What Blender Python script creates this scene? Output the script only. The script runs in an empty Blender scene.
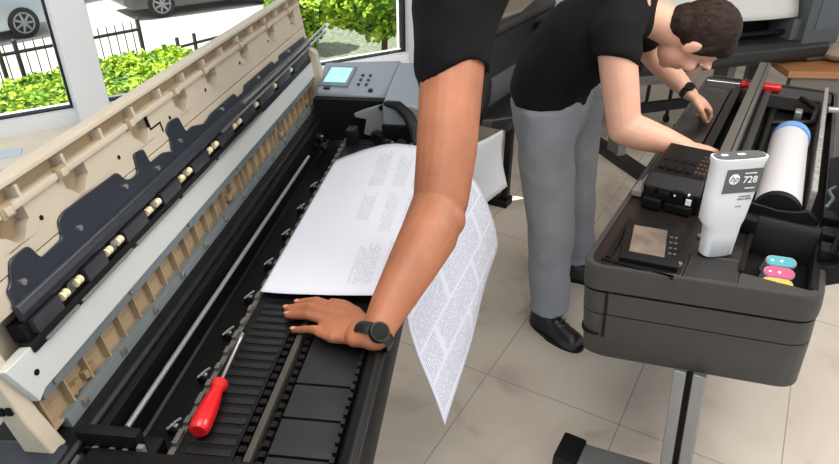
import bpy, bmesh, math, random
from mathutils import Vector, Matrix, noise
random.seed(7)
SC = bpy.context.scene
COL = SC.collection
PI = math.pi

# ------------------------------------------------------------------ helpers
def lin(c):
    return tuple((x/12.92 if x <= .04045 else ((x+.055)/1.055)**2.4) for x in c)
def rgb(r, g, b): return (*lin((r/255, g/255, b/255)), 1)

MATS = {}
def mat(name, col, rough=.5, metal=0., var=0., vscale=30., bump=0., bscale=200., emit=0., stretch=(1, 1, 1), coat=0., spec=.5):
    if name in MATS: return MATS[name]
    m = bpy.data.materials.new(name); m.use_nodes = True
    nt = m.node_tree; b = nt.nodes['Principled BSDF']
    b.inputs['Base Color'].default_value = col
    b.inputs['Roughness'].default_value = rough
    b.inputs['Metallic'].default_value = metal
    b.inputs['Specular IOR Level'].default_value = spec
    b.inputs['Coat Weight'].default_value = coat
    if emit:
        b.inputs['Emission Color'].default_value = col; b.inputs['Emission Strength'].default_value = emit
    if var or bump:
        tc = nt.nodes.new('ShaderNodeTexCoord'); mp = nt.nodes.new('ShaderNodeMapping')
        mp.inputs['Scale'].default_value = stretch
        nt.links.new(tc.outputs['Object'], mp.inputs['Vector'])
    if var:
        n = nt.nodes.new('ShaderNodeTexNoise'); n.inputs['Scale'].default_value = vscale; n.inputs['Detail'].default_value = 6
        nt.links.new(mp.outputs[0], n.inputs['Vector'])
        r = nt.nodes.new('ShaderNodeValToRGB')
        r.color_ramp.elements[0].position = .3; r.color_ramp.elements[1].position = .7
        r.color_ramp.elements[0].color = (*[max(0, c*(1-var)) for c in col[:3]], 1)
        r.color_ramp.elements[1].color = (*[min(1, c*(1+var)) for c in col[:3]], 1)
        nt.links.new(n.outputs['Fac'], r.inputs['Fac']); nt.links.new(r.outputs['Color'], b.inputs['Base Color'])
    if bump:
        n2 = nt.nodes.new('ShaderNodeTexNoise'); n2.inputs['Scale'].default_value = bscale; n2.inputs['Detail'].default_value = 4
        nt.links.new(mp.outputs[0], n2.inputs['Vector'])
        bp = nt.nodes.new('ShaderNodeBump'); bp.inputs['Strength'].default_value = bump; bp.inputs['Distance'].default_value = .004
        nt.links.new(n2.outputs['Fac'], bp.inputs['Height']); nt.links.new(bp.outputs['Normal'], b.inputs['Normal'])
    MATS[name] = m
    return m

class Frame:
    """A local ground frame: x axis, y axis on the floor, z up."""
    def __init__(s, ox, oy, ang): s.o = Vector((ox, oy, 0)); s.a = ang
    def world(s, p):
        c, n = math.cos(s.a), math.sin(s.a)
        return Vector((s.o.x + c*p[0] - n*p[1], s.o.y + n*p[0] + c*p[1], p[2]))
WORLD = Frame(0, 0, 0)
F1 = Frame(0, 0, math.atan2(-.11318, .99357))      # printer by the window: x across, y along
F2 = Frame(0, 0, math.atan2(-.50187, .86494))      # plotter on its stand
FW = Frame(-1.2606, 2.0934, math.atan2(.552, .834))  # window wall: x along, y outwards

INFO = {}
def thing(name, label, cat, fr=WORLD, base=(0, 0, 0), group=None):
    o = bpy.data.objects.new(name, None); COL.objects.link(o)
    o.empty_display_size = .05
    o.location = fr.world(base); o.rotation_euler = (0, 0, fr.a)
    o['label'] = label; o['category'] = cat
    if group: o['group'] = group
    INFO[o] = (fr, Vector(base))
    return o
def tag(o, label=None, cat=None, group=None, kind=None):
    if label: o['label'] = label
    if cat: o['category'] = cat
    if group: o['group'] = group
    if kind: o['kind'] = kind
    return o

class MB:
    def __init__(s, M=None): s.bm = bmesh.new(); s.M = M or Matrix()
    def v(s, p): return s.bm.verts.new(s.M @ Vector(p))
    def loft(s, rings, cap=True):
        R = [[s.v(p) for p in r] for r in rings]
        n = len(R[0])
        for a, b in zip(R, R[1:]):
            for i in range(n):
                j = (i+1) % n
                s.bm.faces.new((a[i], a[j], b[j], b[i]))
        if cap:
            s.bm.faces.new(R[0]); s.bm.faces.new(R[-1])
        return s
    def box(s, x0, x1, y0, y1, z0, z1, bev=0.):
        vs = [s.v((x, y, z)) for z in (z0, z1) for x, y in ((x0, y0), (x1, y0), (x1, y1), (x0, y1))]
        f = [(0, 1, 2, 3), (4, 5, 6, 7), (0, 1, 5, 4), (1, 2, 6, 5), (2, 3, 7, 6), (3, 0, 4, 7)]
        fs = [s.bm.faces.new([vs[i] for i in q]) for q in f]
        if bev:
            es = list({e for q in fs for e in q.edges})
            bmesh.ops.recalc_face_normals(s.bm, faces=fs)
            bmesh.ops.bevel(s.bm, geom=es, offset=bev, segments=2, profile=.7, affect='EDGES')
        return s
    def prism(s, out, z0, z1, ax='z'):
        def m(p, z): return {'z': (p[0], p[1], z), 'y': (p[0], z, p[1]), 'x': (z, p[0], p[1])}[ax]
        return s.loft([[m(p, z0) for p in out], [m(p, z1) for p in out]])
    def tube(s, pts, r, n=10, flat=1., up=None, round_=False):
        pts = [Vector(p) for p in pts]
        k = len(pts)
        rs = list(r) if isinstance(r, (list, tuple)) else [r]*k
        rs = [(q if isinstance(q, (list, tuple)) else (q, q*flat)) for q in rs]
        T = []
        for i in range(k):
            t = (pts[min(i+1, k-1)] - pts[max(i-1, 0)])
            T.append(t.normalized())
        u = Vector(up) if up else (Vector((0, 0, 1)) if abs(T[0].z) < .9 else Vector((1, 0, 0)))
        rings = []
        def ring(c, t, u, a, b):
            x = (u - t*u.dot(t)).normalized(); y = t.cross(x)
            return [c + y*(a*math.cos(2*PI*i/n)) + x*(b*math.sin(2*PI*i/n)) for i in range(n)]
        if round_:
            for q in (.12, .5, .86):
                rings.append(ring(pts[0]-T[0]*min(rs[0])*math.cos(math.asin(q)), T[0], u, rs[0][0]*q, rs[0][1]*q))
        for i in range(k): rings.append(ring(pts[i], T[i], u, *rs[i]))
        if round_:
            for q in (.86, .5, .12):
                rings.append(ring(pts[-1]+T[-1]*min(rs[-1])*math.cos(math.asin(q)), T[-1], u, rs[-1][0]*q, rs[-1][1]*q))
        return s.loft(rings)
    def ell(s, c, r, rot=None, nu=16, nv=10):
        c = Vector(c); rot = rot or Matrix.Identity(3)
        rings = []
        for j in range(nv+1):
            th = PI*(j+.0)/nv
            th = min(max(th, .06), PI-.06)
            rings.append([c + rot @ Vector((r[0]*math.sin(th)*math.cos(2*PI*i/nu), r[1]*math.sin(th)*math.sin(2*PI*i/nu), r[2]*math.cos(th))) for i in range(nu)])
        return s.loft(rings)
    def cyl(s, a, b, r, n=20): return s.tube([a, b], r, n)
    def ring(s, c, axis, R, r, n=28, m=8, sx=1., up=None):
        axis = Vector(axis).normalized(); u = Vector(up) if up else (Vector((0, 0, 1)) if abs(axis.z) < .9 else Vector((1, 0, 0)))
        x = (u - axis*u.dot(axis)).normalized(); y = axis.cross(x); c = Vector(c)
        rr = r if isinstance(r, tuple) else (r, r)
        V = [[s.v(c + (x*math.cos(2*PI*i/n)*sx + y*math.sin(2*PI*i/n))*(R + rr[0]*math.cos(2*PI*j/m)) + axis*rr[1]*math.sin(2*PI*j/m)) for j in range(m)] for i in range(n)]
        for i in range(n):
            for j in range(m):
                s.bm.faces.new((V[i][j], V[(i+1) % n][j], V[(i+1) % n][(j+1) % m], V[i][(j+1) % m]))
        return s
    def grid(s, P, uvname=None, UV=None):
        V = [[s.v(p) for p in row] for row in P]
        uvl = s.bm.loops.layers.uv.new('UVMap') if UV else None
        for i in range(len(V)-1):
            for j in range(len(V[0])-1):
                f = s.bm.faces.new((V[i][j], V[i+1][j], V[i+1][j+1], V[i][j+1]))
                if uvl:
                    for l, (a, b) in zip(f.loops, ((i, j), (i+1, j), (i+1, j+1), (i, j+1))): l[uvl].uv = UV[a][b]
        return s
    def mesh(s, name='m'):
        bmesh.ops.recalc_face_normals(s.bm, faces=s.bm.faces)
        me = bpy.data.meshes.new(name); s.bm.to_mesh(me); s.bm.free()
        return me
    def build(s, name, m, parent=None, fr=WORLD, base=None, bevel=0., sharp=.7, solid=0.):
        return link(s.mesh(name), name, m, parent, fr, base, bevel, sharp, solid)

def link(me, name, m, parent=None, fr=WORLD, base=None, bevel=0., sharp=.7, solid=0.):
    o = bpy.data.objects.new(name, me); COL.objects.link(o)
    if parent is not None:
        fr, b = INFO[parent]; o.parent = parent
    else:
        b = Vector(base or (0, 0, 0)); o.location = fr.world(b); o.rotation_euler = (0, 0, fr.a)
    INFO[o] = (fr, b)
    me.transform(Matrix.Translation(-b))
    me.materials.append(m)
    for p in me.polygons: p.use_smooth = True
    me.set_sharp_from_angle(angle=sharp)
    if bevel:
        q = o.modifiers.new('edge', 'BEVEL'); q.width = bevel; q.segments = 2; q.limit_method = 'ANGLE'; q.angle_limit = .6
    if solid:
        q = o.modifiers.new('thick', 'SOLIDIFY'); q.thickness = solid; q.offset = 0
    return o

def fused(mb, voxel=.006, smooth=4, wrinkle=0., wscale=10., stretch=(1, 1, 1)):
    """One continuous skin over overlapping closed shapes."""
    me = mb.mesh('tmp'); o = bpy.data.objects.new('tmp', me); COL.objects.link(o)
    r = o.modifiers.new('r', 'REMESH'); r.mode = 'VOXEL'; r.voxel_size = voxel
    if smooth:
        q = o.modifiers.new('s', 'SMOOTH'); q.iterations = smooth; q.factor = .5
    dg = bpy.context.evaluated_depsgraph_get(); dg.update()
    out = bpy.data.meshes.new_from_object(o.evaluated_get(dg))
    bpy.data.objects.remove(o)
    if wrinkle:
        for v in out.vertices:
            p = Vector((v.co.x*stretch[0], v.co.y*stretch[1], v.co.z*stretch[2]))*wscale
            v.co += v.normal*wrinkle*(noise.noise(p) + .5*noise.noise(p*2.1))
    return out

def text_mesh(body, size, M, extrude=.0004, shear=0., align='CENTER', spacing=1.):
    c = bpy.data.curves.new('t', 'FONT'); c.body = body; c.size = size; c.extrude = extrude; c.shear = shear
    c.align_x = align; c.align_y = 'CENTER'; c.space_character = spacing; c.resolution_u = 3
    o = bpy.data.objects.new('t', c); COL.objects.link(o)
    dg = bpy.context.evaluated_depsgraph_get(); dg.update()
    me = bpy.data.meshes.new_from_object(o.evaluated_get(dg))
    bpy.data.objects.remove(o)
    me.transform(M)
    return me

# ------------------------------------------------------------------ materials
BLACK = mat('black_plastic', rgb(9, 9, 10), .45, bump=.1, spec=.3)
BLACK2 = mat('black_plastic_deep', rgb(5, 5, 6), .6, spec=.25)
NAVY = mat('dark_blue_grey_plastic', rgb(36, 40, 48), .42, bump=.1)
PLATE = mat('dark_blue_cover_plate', rgb(36, 41, 50), .3, bump=.05)
PLATEN = mat('charcoal_plate', rgb(27, 27, 28), .45, var=.12, vscale=9)
RIB_GREY = mat('grey_black_cover', rgb(44, 46, 50), .35)
RIB = mat('rib_plastic', rgb(15, 16, 19), .38)
GROOVE = mat('grey_groove', rgb(66, 63, 58), .5, .2)
BEIGE = mat('beige_plastic', rgb(184, 172, 153), .5, var=.07, vscale=5, bump=.08)
BEIGE2 = mat('tan_and_shaded_beige', rgb(152, 131, 102), .55, var=.12, vscale=8)  # tan of clips and ribs, also shade painted into the lid's pockets
SHEET = mat('zinc_sheet', rgb(196, 199, 196), .5, .15, var=.03, vscale=4)
STEEL = mat('grey_steel', rgb(116, 125, 127), .42, .35, var=.06, vscale=9)
CHROME = mat('bright_metal', rgb(200, 200, 200), .25, .9)
CREAM = mat('cream_roller', rgb(232, 214, 172), .5)
GREYBLUE = mat('panel_grey', rgb(128, 137, 147), .4)
SCREEN = mat('lit_screen', rgb(150, 205, 218), .2, emit=.55)
RED = mat('red_handle', rgb(200, 22, 26), .3, coat=.3)
SKIN_A = mat('tanned_skin', rgb(158, 98, 68), .5, var=.2, vscale=10, bump=.25, bscale=90)
SKIN_B = mat('fair_skin', rgb(217, 165, 140), .5, var=.07, vscale=16, bump=.1, bscale=120)
NAIL = mat('finger_nail', rgb(198, 138, 112), .35)
TEE = mat('black_cotton', rgb(10, 10, 11), .9, spec=.2, bump=.25, bscale=500)
TEE_B = mat('black_cotton_faded', rgb(19, 19, 19), .9, spec=.2, bump=.25, bscale=500)
TROUSER = mat('grey_twill', rgb(138, 140, 146), .85, var=.06, vscale=12, bump=.25, bscale=500)
LEATHER = mat('black_leather', rgb(20, 20, 22), .35, bump=.2, bscale=60)
HAIR = mat('dark_brown_hair', rgb(46, 35, 28), .6, var=.55, vscale=90, bump=.8, bscale=220, stretch=(.35, 1, 1), spec=.15)
WATCH = mat('black_rubber', rgb(14, 14, 15), .4)
GLASSBLK = mat('watch_glass', rgb(10, 14, 13), .12)
PAPERW = mat('white_paper', rgb(235, 236, 240), .8)
WHITE = mat('white_frame_paint', rgb(226, 228, 232), .45)
WALL = mat('cream_wall_paint', rgb(214, 206, 194), .8, var=.03, vscale=6)
LEDGE = mat('cream_stone_ledge', rgb(232, 222, 206), .6, var=.1, vscale=7)
GASKET = mat('black_gasket', rgb(24, 24, 26), .6)
CHAR = mat('charcoal_case', rgb(53, 52, 51), .5, bump=.12, bscale=300, var=.04, vscale=5)
CHAR2 = mat('charcoal_case_dark', rgb(52, 50, 49), .5)
BROWNBLK = mat('glossy_brown_black', rgb(26, 22, 20), .32, bump=.05, spec=.35)
BARMET = mat('grey_brown_extrusion', rgb(98, 94, 88), .4, .3)
WORN = mat('worn_aluminium', rgb(176, 174, 170), .4, .5, var=.35, vscale=60)
ALU = mat('brushed_aluminium', rgb(146, 148, 150), .38, .6)
ALUD = mat('dull_aluminium', rgb(118, 118, 117), .5, .3)
BOTTLE = mat('white_bottle_plastic', rgb(216, 216, 216), .42)
LABEL = mat('grey_print', rgb(84, 86, 86), .5)
LABELW = mat('white_print', rgb(238, 238, 238), .5)
INKTXT = mat('grey_small_print', rgb(110, 110, 112), .6)
ROLL = mat('white_roll_paper', rgb(192, 190, 192), .8)
BLUE = mat('blue_cap_plastic', rgb(112, 158, 222), .45)
CYAN = mat('cyan_label', rgb(18, 146, 160), .4)
MAGENTA = mat('magenta_label', rgb(196, 34, 106), .4)
YELLOW = mat('yellow_label', rgb(206, 172, 22), .4)
CARTR = mat('grey_cartridge_plastic', rgb(170, 160, 165), .5)
WOOD = mat('orange_wood', rgb(176, 122, 78), .5, var=.15, vscale=6, stretch=(1, 8, 8))
GREYC = mat('slate_grey_plastic', rgb(80, 84, 88), .5)
DARKB = mat('machine_black', rgb(38, 38, 39), .5)

def floor_mat():
    m = bpy.data.materials.new('beige_marble_tile'); m.use_nodes = True
    nt = m.node_tree; b = nt.nodes['Principled BSDF']; N = nt.nodes.new; L = nt.links.new
    tc = N('ShaderNodeTexCoord'); mp = N('ShaderNodeMapping'); L(tc.outputs['Object'], mp.inputs['Vector'])
    n1 = N('ShaderNodeTexNoise'); n1.inputs['Scale'].default_value = 2.2; n1.inputs['Detail'].default_value = 9; n1.inputs['Distortion'].default_value = 1.6
    L(mp.outputs[0], n1.inputs['Vector'])
    r = N('ShaderNodeValToRGB'); e = r.color_ramp.elements
    e[0].position = .3; e[0].color = rgb(178, 165, 152); e[1].position = .68; e[1].color = rgb(214, 204, 191)
    q = e.new(.45); q.color = rgb(207, 195, 181)
    L(n1.outputs['Fac'], r.inputs['Fac'])
    sx = N('ShaderNodeSeparateXYZ'); L(tc.outputs['Object'], sx.inputs[0])
    def line(sock, off, size, w):
        a = N('ShaderNodeMath'); a.operation = 'ADD'; a.inputs[1].default_value = off; L(sock, a.inputs[0])
        d = N('ShaderNodeMath'); d.operation = 'DIVIDE'; d.inputs[1].default_value = size; L(a.outputs[0], d.inputs[0])
        f = N('ShaderNodeMath'); f.operation = 'FRACT'; L(d.outputs[0], f.inputs[0])
        g = N('ShaderNodeMath'); g.operation = 'LESS_THAN'; g.inputs[1].default_value = w/size; L(f.outputs[0], g.inputs[0])
        return g.outputs[0]
    lx = line(sx.outputs['X'], 10.215, .5, .004)
    ly = line(sx.outputs['Y'], 10.26, 1.0, .004)
    mx = N('ShaderNodeMath'); mx.operation = 'MAXIMUM'; L(lx, mx.inputs[0]); L(ly, mx.inputs[1])
    mix = N('ShaderNodeMix'); mix.data_type = 'RGBA'
    L(mx.outputs[0], mix.inputs['Factor']); L(r.outputs['Color'], mix.inputs['A']); mix.inputs['B'].default_value = rgb(158, 146, 133)
    L(mix.outputs['Result'], b.inputs['Base Color'])
    b.inputs['Roughness'].default_value = .28; b.inputs['Specular IOR Level'].default_value = .35
    return m

def print_mat():
    """White sheet with columns of fine grey printed lines (uv: u along the rows, v across them)."""
    m = bpy.data.materials.new('printed_paper'); m.use_nodes = True
    nt = m.node_tree; b = nt.nodes['Principled BSDF']; N = nt.nodes.new; L = nt.links.new
    uv = N('ShaderNodeUVMap'); sp = N('ShaderNodeSeparateXYZ'); L(uv.outputs[0], sp.inputs[0])
    def M(op, a, b2=None, c=None):
        n = N('ShaderNodeMath'); n.operation = op
        for i, x in enumerate((a, b2, c)):
            if x is None: continue
            if isinstance(x, (int, float)): n.inputs[i].default_value = x
            else: L(x, n.inputs[i])
        return n.outputs[0]
    u, v = sp.outputs['X'], sp.outputs['Y']
    def between(x, a, c): return M('MULTIPLY', M('GREATER_THAN', x, a), M('LESS_THAN', x, c))
    rows = M('MULTIPLY', v, 128)
    rl = M('LESS_THAN', M('FRACT', rows), .5)
    rid = M('FLOOR', rows)
    cb = N('ShaderNodeCombineXYZ'); L(M('MULTIPLY', u, 150), cb.inputs[0]); L(M('MULTIPLY', rid, 5.3), cb.inputs[1])
    nz = N('ShaderNodeTexNoise'); nz.inputs['Scale'].default_value = 1.0; nz.inputs['Detail'].default_value = 1; L(cb.outputs[0], nz.inputs['Vector'])
    word = M('GREATER_THAN', nz.outputs['Fac'], .43)
    # sparse paragraphs on the upper part: two columns, three blocks each, ragged ends
    wn = N('ShaderNodeTexWhiteNoise'); wn.noise_dimensions = '1D'; L(rid, wn.inputs['W'])
    rag = M('MULTIPLY', wn.outputs['Value'], .06)
    blk = None
    for (u0, u1, v0, v1) in ((.05, .27, .265, .335), (.40, .60, .215, .262), (.64, .94, .215, .27), (.33, .60, .300, .345), (.64, .90, .300, .350), (.12, .30, .36, .40), (.4, .62, .375, .40), (.64, .9, .375, .405)):
        q = M('MULTIPLY', M('MULTIPLY', M('GREATER_THAN', u, u0), M('LESS_THAN', M('ADD', u, rag), u1)), between(v, v0, v1))
        blk = q if blk is None else M('MAXIMUM', blk, q)
    # dense sheet lower down
    pf = M('FRACT', M('MULTIPLY', v, 9.3))
    par = M('GREATER_THAN', pf, .10)
    gap = M('LESS_THAN', M('FRACT', M('ADD', M('MULTIPLY', u, 2.2), M('MULTIPLY', M('FLOOR', M('MULTIPLY', v, 9.3)), .37))), .93)
    dense = M('MULTIPLY', M('MULTIPLY', between(v, .45, .985), between(u, .02, .975)), M('MULTIPLY', par, gap))
    ink = M('MULTIPLY', M('MULTIPLY', rl, word), M('MAXIMUM', M('MULTIPLY', blk, .62), dense))
    mix = N('ShaderNodeMix'); mix.data_type = 'RGBA'
    L(M('MULTIPLY', ink, .5), mix.inputs['Factor']); mix.inputs['A'].default_value = rgb(208, 210, 222); mix.inputs['B'].default_value = rgb(92, 98, 120)
    L(mix.outputs['Result'], b.inputs['Base Color']); b.inputs['Roughness'].default_value = .8
    return m

def leaf_mat(name, c0, c1):
    m = bpy.data.materials.new(name); m.use_nodes = True
    nt = m.node_tree; b = nt.nodes['Principled BSDF']; N = nt.nodes.new; L = nt.links.new
    tc = N('ShaderNodeTexCoord'); n = N('ShaderNodeTexNoise'); n.inputs['Scale'].default_value = 5; n.inputs['Detail'].default_value = 8
    L(tc.outputs['Object'], n.inputs['Vector'])
    r = N('ShaderNodeValToRGB'); r.color_ramp.elements[0].position = .38; r.color_ramp.elements[1].position = .62
    r.color_ramp.elements[0].color = c0; r.color_ramp.elements[1].color = c1
    L(n.outputs['Fac'], r.inputs['Fac']); L(r.outputs['Color'], b.inputs['Base Color'])
    b.inputs['Roughness'].default_value = .6
    b.inputs['Transmission Weight'].default_value = 0
    return m
LEAF = leaf_mat('bright_leaf', rgb(74, 122, 14), rgb(192, 214, 56))
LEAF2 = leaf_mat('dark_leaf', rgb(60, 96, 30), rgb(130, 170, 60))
SOIL = mat('grey_green_soil', rgb(120, 126, 104), .9, var=.45, vscale=16)
STREET = mat('pale_street', rgb(190, 184, 176), .9, var=.08, vscale=1.5)
IRON = mat('dark_iron', rgb(52, 54, 56), .5)
SILVERCAR = mat('silver_car_paint', rgb(176, 182, 190), .3, .4)
DARKCAR = mat('dark_car_paint', rgb(86, 86, 88), .3, .3)
BLUECAR = mat('blue_grey_car_paint', rgb(112, 124, 140), .3, .3)
TYRE = mat('tyre_rubber', rgb(30, 30, 32), .8)
CARGLASS = mat('car_window', rgb(60, 68, 74), .1)
TAIL = mat('tail_light', rgb(190, 50, 40), .3)

def glass_mat():
    m = bpy.data.materials.new('window_glass'); m.use_nodes = True
    nt = m.node_tree; nt.nodes.clear(); N = nt.nodes.new; L = nt.links.new
    out = N('ShaderNodeOutputMaterial'); mix = N('ShaderNodeMixShader'); t = N('ShaderNodeBsdfTransparent'); g = N('ShaderNodeBsdfGlossy')
    g.inputs['Roughness'].default_value = .02; t.inputs['Color'].default_value = (.95, .97, .96, 1)
    fr = N('ShaderNodeFresnel'); fr.inputs['IOR'].default_value = 1.35
    L(fr.outputs[0], mix.inputs['Fac']); L(t.outputs[0], mix.inputs[1]); L(g.outputs[0], mix.inputs[2]); L(mix.outputs[0], out.inputs['Surface'])
    return m
GLASS = glass_mat()

# ------------------------------------------------------------------ the setting
def S(o): o['kind'] = 'structure'; return o
mb = MB(); mb.box(-3.0, 9, -1, 12, -.08, 0)
# floor as a plan that stops at the window wall
mb = MB()
wa = FW.world((-3.2, .0, 0)); wb = FW.world((1.56, .0, 0))
plan = [(wa.x, wa.y), (wb.x, wb.y), (wb.x, 8.2), (7.5, 8.2), (7.5, -1.6), (wa.x, -1.6)]
c, s_ = math.cos(-F2.a), math.sin(-F2.a)
mb.prism([(c*x - s_*y, s_*x + c*y) for x, y in plan], -.1, 0)
S(mb.build('floor', floor_mat(), fr=F2))
mb = MB(); mb.prism([(wa.x-.2, wa.y+.2), (wb.x-.1, wb.y+.25), (wb.x-.1, 8.3), (7.6, 8.3), (7.6, -1.7), (wa.x-.2, -1.7)], 2.8, 2.9)
S(mb.build('ceiling', mat('white_ceiling', rgb(235, 233, 228), .9), base=(0, 0, 0)))
# window wall: below the ledge, above the windows, the piers
mb = MB(); mb.box(-3.2, 1.6, 0, .22, -.1, .88); S(mb.build('wall_window', WALL, fr=FW))
mb = MB(); mb.box(-3.2, 1.6, 0, .22, 2.35, 2.8); S(mb.build('wall_lintel', WALL, fr=FW))
mb = MB(); mb.box(.095, .20, -.05, .22, .88, 2.35, .012); S(mb.build('wall_mullion', WHITE, fr=FW))
mb = MB(); mb.box(1.482, 1.56, -.02, .10, .88, 2.35, .008); S(mb.build('wall_corner', WHITE, fr=FW))
mb = MB(); mb.box(-3.2, -1.9, 0, .22, .88, 2.35); S(mb.build('wall_pier', WALL, fr=FW))
def window(n, x0, x1):
    r = thing('window_%d' % n, 'tall pane with a white frame and black gasket', 'window', FW, (0, 0, .9))
    del r['label'], r['category']; r['kind'] = 'structure'
    f = MB()
    f.box(x0, x1, .03, .14, .88, .935, .006); f.box(x0, x1, .03, .14, 2.28, 2.35)
    f.box(x0, x0+.035, .03, .14, .935, 2.28); f.box(x1-.035, x1, .03, .14, .935, 2.28)
    S(f.build('frame', WHITE, r))
    g = MB()
    a, b = x0+.035, x1-.035
    for q in ((a, a+.014, .945, 2.27), (b-.014, b, .945, 2.27), (a, b, .935, .940), (a, b, 2.272, 2.28)): g.box(q[0], q[1], .066, .098, q[2], q[3])
    S(g.build('gasket', GASKET, r))
    g = MB(); g.box(a+.006, b-.006, .078, .084, .94, 2.27); S(g.build('pane', GLASS, r))
window(1, -1.9, .136); window(2, .165, 1.515)
# the deep ledge under the window
mb = MB(); mb.box(-3.2, 1.4, -.40, 0.03, .84, .885, .006); S(mb.build('trim_1', LEDGE, fr=FW))
# far walls of the shop
mb = MB(); mb.box(wb.x-.12, wb.x, wb.y+.2, 8.3, -.1, 2.8); S(mb.build('wall_left', WALL))
mb = MB(); mb.box(wb.x, 7.5, 8.2, 8.4, -.1, 2.8); S(mb.build('wall_back', mat('greige_wall', rgb(150, 140, 130), .85)))

# things lying on the ledge
mb = MB(Matrix.Translation((-.16, -.14, .889)) @ Matrix.Rotation(math.radians(-8), 4, 'Z'))
mb.box(-.22, .06, -.03, .03, -.004, .004, .002)
tag(mb.build('plastic_strip', mat('pale_blue_plastic', rgb(198, 212, 224), .4), fr=FW, base=(-.16, -.14, .885)), 'flat pale blue plastic strip lying on the window ledge', 'strip')
mb = MB(Matrix.Translation((-.05, -.30, .894)) @ Matrix.Rotation(math.radians(20), 4, 'Z'))
mb.box(-.26, .22, -.04, .04, -.009, .009, .004)
tag(mb.build('foam_board', mat('grey_white_foam', rgb(196, 198, 198), .7, var=.08), fr=FW, base=(-.05, -.3, .885)), 'grey-white foam board offcut lying along the ledge behind the raised lid', 'board')

# ------------------------------------------------------------------ outdoors
G = -1.6
mb = MB(); mb.prism([(-30, 2), (-9, 6.0), (-4.2, 10.6), (-1.0, 13.4), (5, 17), (30, 34), (-40, 45), (-45, 5)], G-.1, G)
S(mb.build('street', STREET))
mb = MB(); mb.prism([(-14, -2), (-2, 1.0), (1.0, 3.1), (-.02, 9), (9, 20), (6, 24), (-3.0, 18.0), (-3.35, 12.6), (-4.2, 10.9), (-9, 6.3)], G-.3, G+.06)
S(mb.build('garden_ground', SOIL))

def leafy(mb, pts, size, n_up=.3):
    for p in pts:
        p = Vector(p)
        a = Vector((random.gauss(0, 1), random.gauss(0, 1), random.gauss(0, .6))).normalized()
        b = a.cross(Vector((random.gauss(0, 1), random.gauss(0, 1), random.gauss(0, 1)+1.2))).normalized()
        L_ = size*random.uniform(.7, 1.4); W_ = L_*.32
        v = [mb.v(p - a*L_*.5), mb.v(p + b*W_ + a*L_*.05), mb.v(p + a*L_*.5), mb.v(p - b*W_ + a*L_*.05)]
        mb.bm.faces.new(v)
def hedge(name, a, b, half, z0, z1, n, size, m, label, cat, core=True):
    a, b = Vector(a), Vector(b); d = (b-a); L_ = d.length; d.normalize(); nrm = Vector((-d.y, d.x))
    mid = (a+b)/2
    root = thing(name, label, cat, WORLD, (mid.x, mid.y, z0))
    mb = MB()
    mb.M = Matrix(((d.x, nrm.x, 0, a.x), (d.y, nrm.y, 0, a.y), (0, 0, 1, 0), (0, 0, 0, 1)))
    K = 40
    rings = []
    for i in range(K+1):
        t = L_*i/K; ring = []
        for j in range(14):
            q = 2*PI*j/14
            w_ = half*.86*(1+.18*noise.noise(Vector((t*1.3, j*.9, 1))))
            h_ = (z1-z0)*.5*.9*(1+.16*noise.noise(Vector((t*1.7, j*.7, 5))))
            ring.append((t, w_*max(-1, min(1, 1.25*math.cos(q))), (z0+z1)/2 + h_*max(-1, min(1, 1.25*math.sin(q)))))
        rings.append(ring)
    mb.loft(rings)
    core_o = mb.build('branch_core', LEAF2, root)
    mb = MB(Matrix(((d.x, nrm.x, 0, a.x), (d.y, nrm.y, 0, a.y), (0, 0, 1, 0), (0, 0, 0, 1))))
    pts = []
    for i in range(n):
        t = random.uniform(0, L_); k = random.random()
        bump_ = .10*noise.noise(Vector((t*2.2, k*3, 2))) + .06*noise.noise(Vector((t*6, k*9, 4)))
        if k < .62: pts.append((t, random.uniform(-half, half), z1 + bump_ - abs(random.gauss(0, .05))))
        else: pts.append((t, random.choice((-half, half)) + bump_, random.uniform(z0, z1)))
    leafy(mb, pts, size)
    mb.build('foliage', m, root)
    return root
hedge('clipped_hedge', (-6.4, 6.0), (-3.25, 9.75), .72, G+.06, -.84, 15000, .085, LEAF, 'bright green clipped hedge running along the dark iron fence', 'hedge')

def bush(name, c, r, n, size, m, label, cat='bush'):
    root = thing(name, label, cat, WORLD, (c[0], c[1], G+.06))
    mb = MB()
    mb.tube([(c[0], c[1], G+.0), (c[0]+.05, c[1], c[2])], [.06, .04], 8); mb.build('stem', mat('bark', rgb(90, 70, 52), .9), root)
    mb = MB(); mb.ell(c, (r[0]*.82, r[1]*.82, r[2]*.82), nu=18, nv=12)
    for v in mb.bm.verts: v.co += (v.co-Vector(c))*.2*noise.noise(v.co*2.1)
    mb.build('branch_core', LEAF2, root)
    mb = MB(); pts = []
    for i in range(n):
        d = Vector((random.gauss(0, 1), random.gauss(0, 1), random.gauss(0, 1))).normalized()
        k = random.uniform(.82, 1.06)*(1+.22*noise.noise(d*2.3+Vector(c)))
        pts.append((c[0]+d.x*r[0]*k, c[1]+d.y*r[1]*k, max(G+.08, c[2]+d.z*r[2]*k)))
    leafy(mb, pts, size); mb.build('foliage', m, root)
bush('garden_bush', (-2.3, 12.5, -.75), (.5, .5, .8), 3500, .11, LEAF, 'rounded bright green bush beyond the top of the raised beige lid')
bush('garden_bush', (-.60, 10.9, -.12), (1.2, .9, .68), 5000, .12, LEAF, 'large sunlit bush filling the top of the pane above the control panel')
bush('garden_bush', (1.3, 12.9, -.5), (.8, .8, 1.1), 2500, .12, LEAF2, 'green bush beside the large sunlit bush, by the window corner')
bush('street_tree', (-12.6, 20.0, .2), (1.5, 1.5, 1.6), 2500, .2, LEAF2, 'dark green tree across the street between the parked cars', 'tree')

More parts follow.
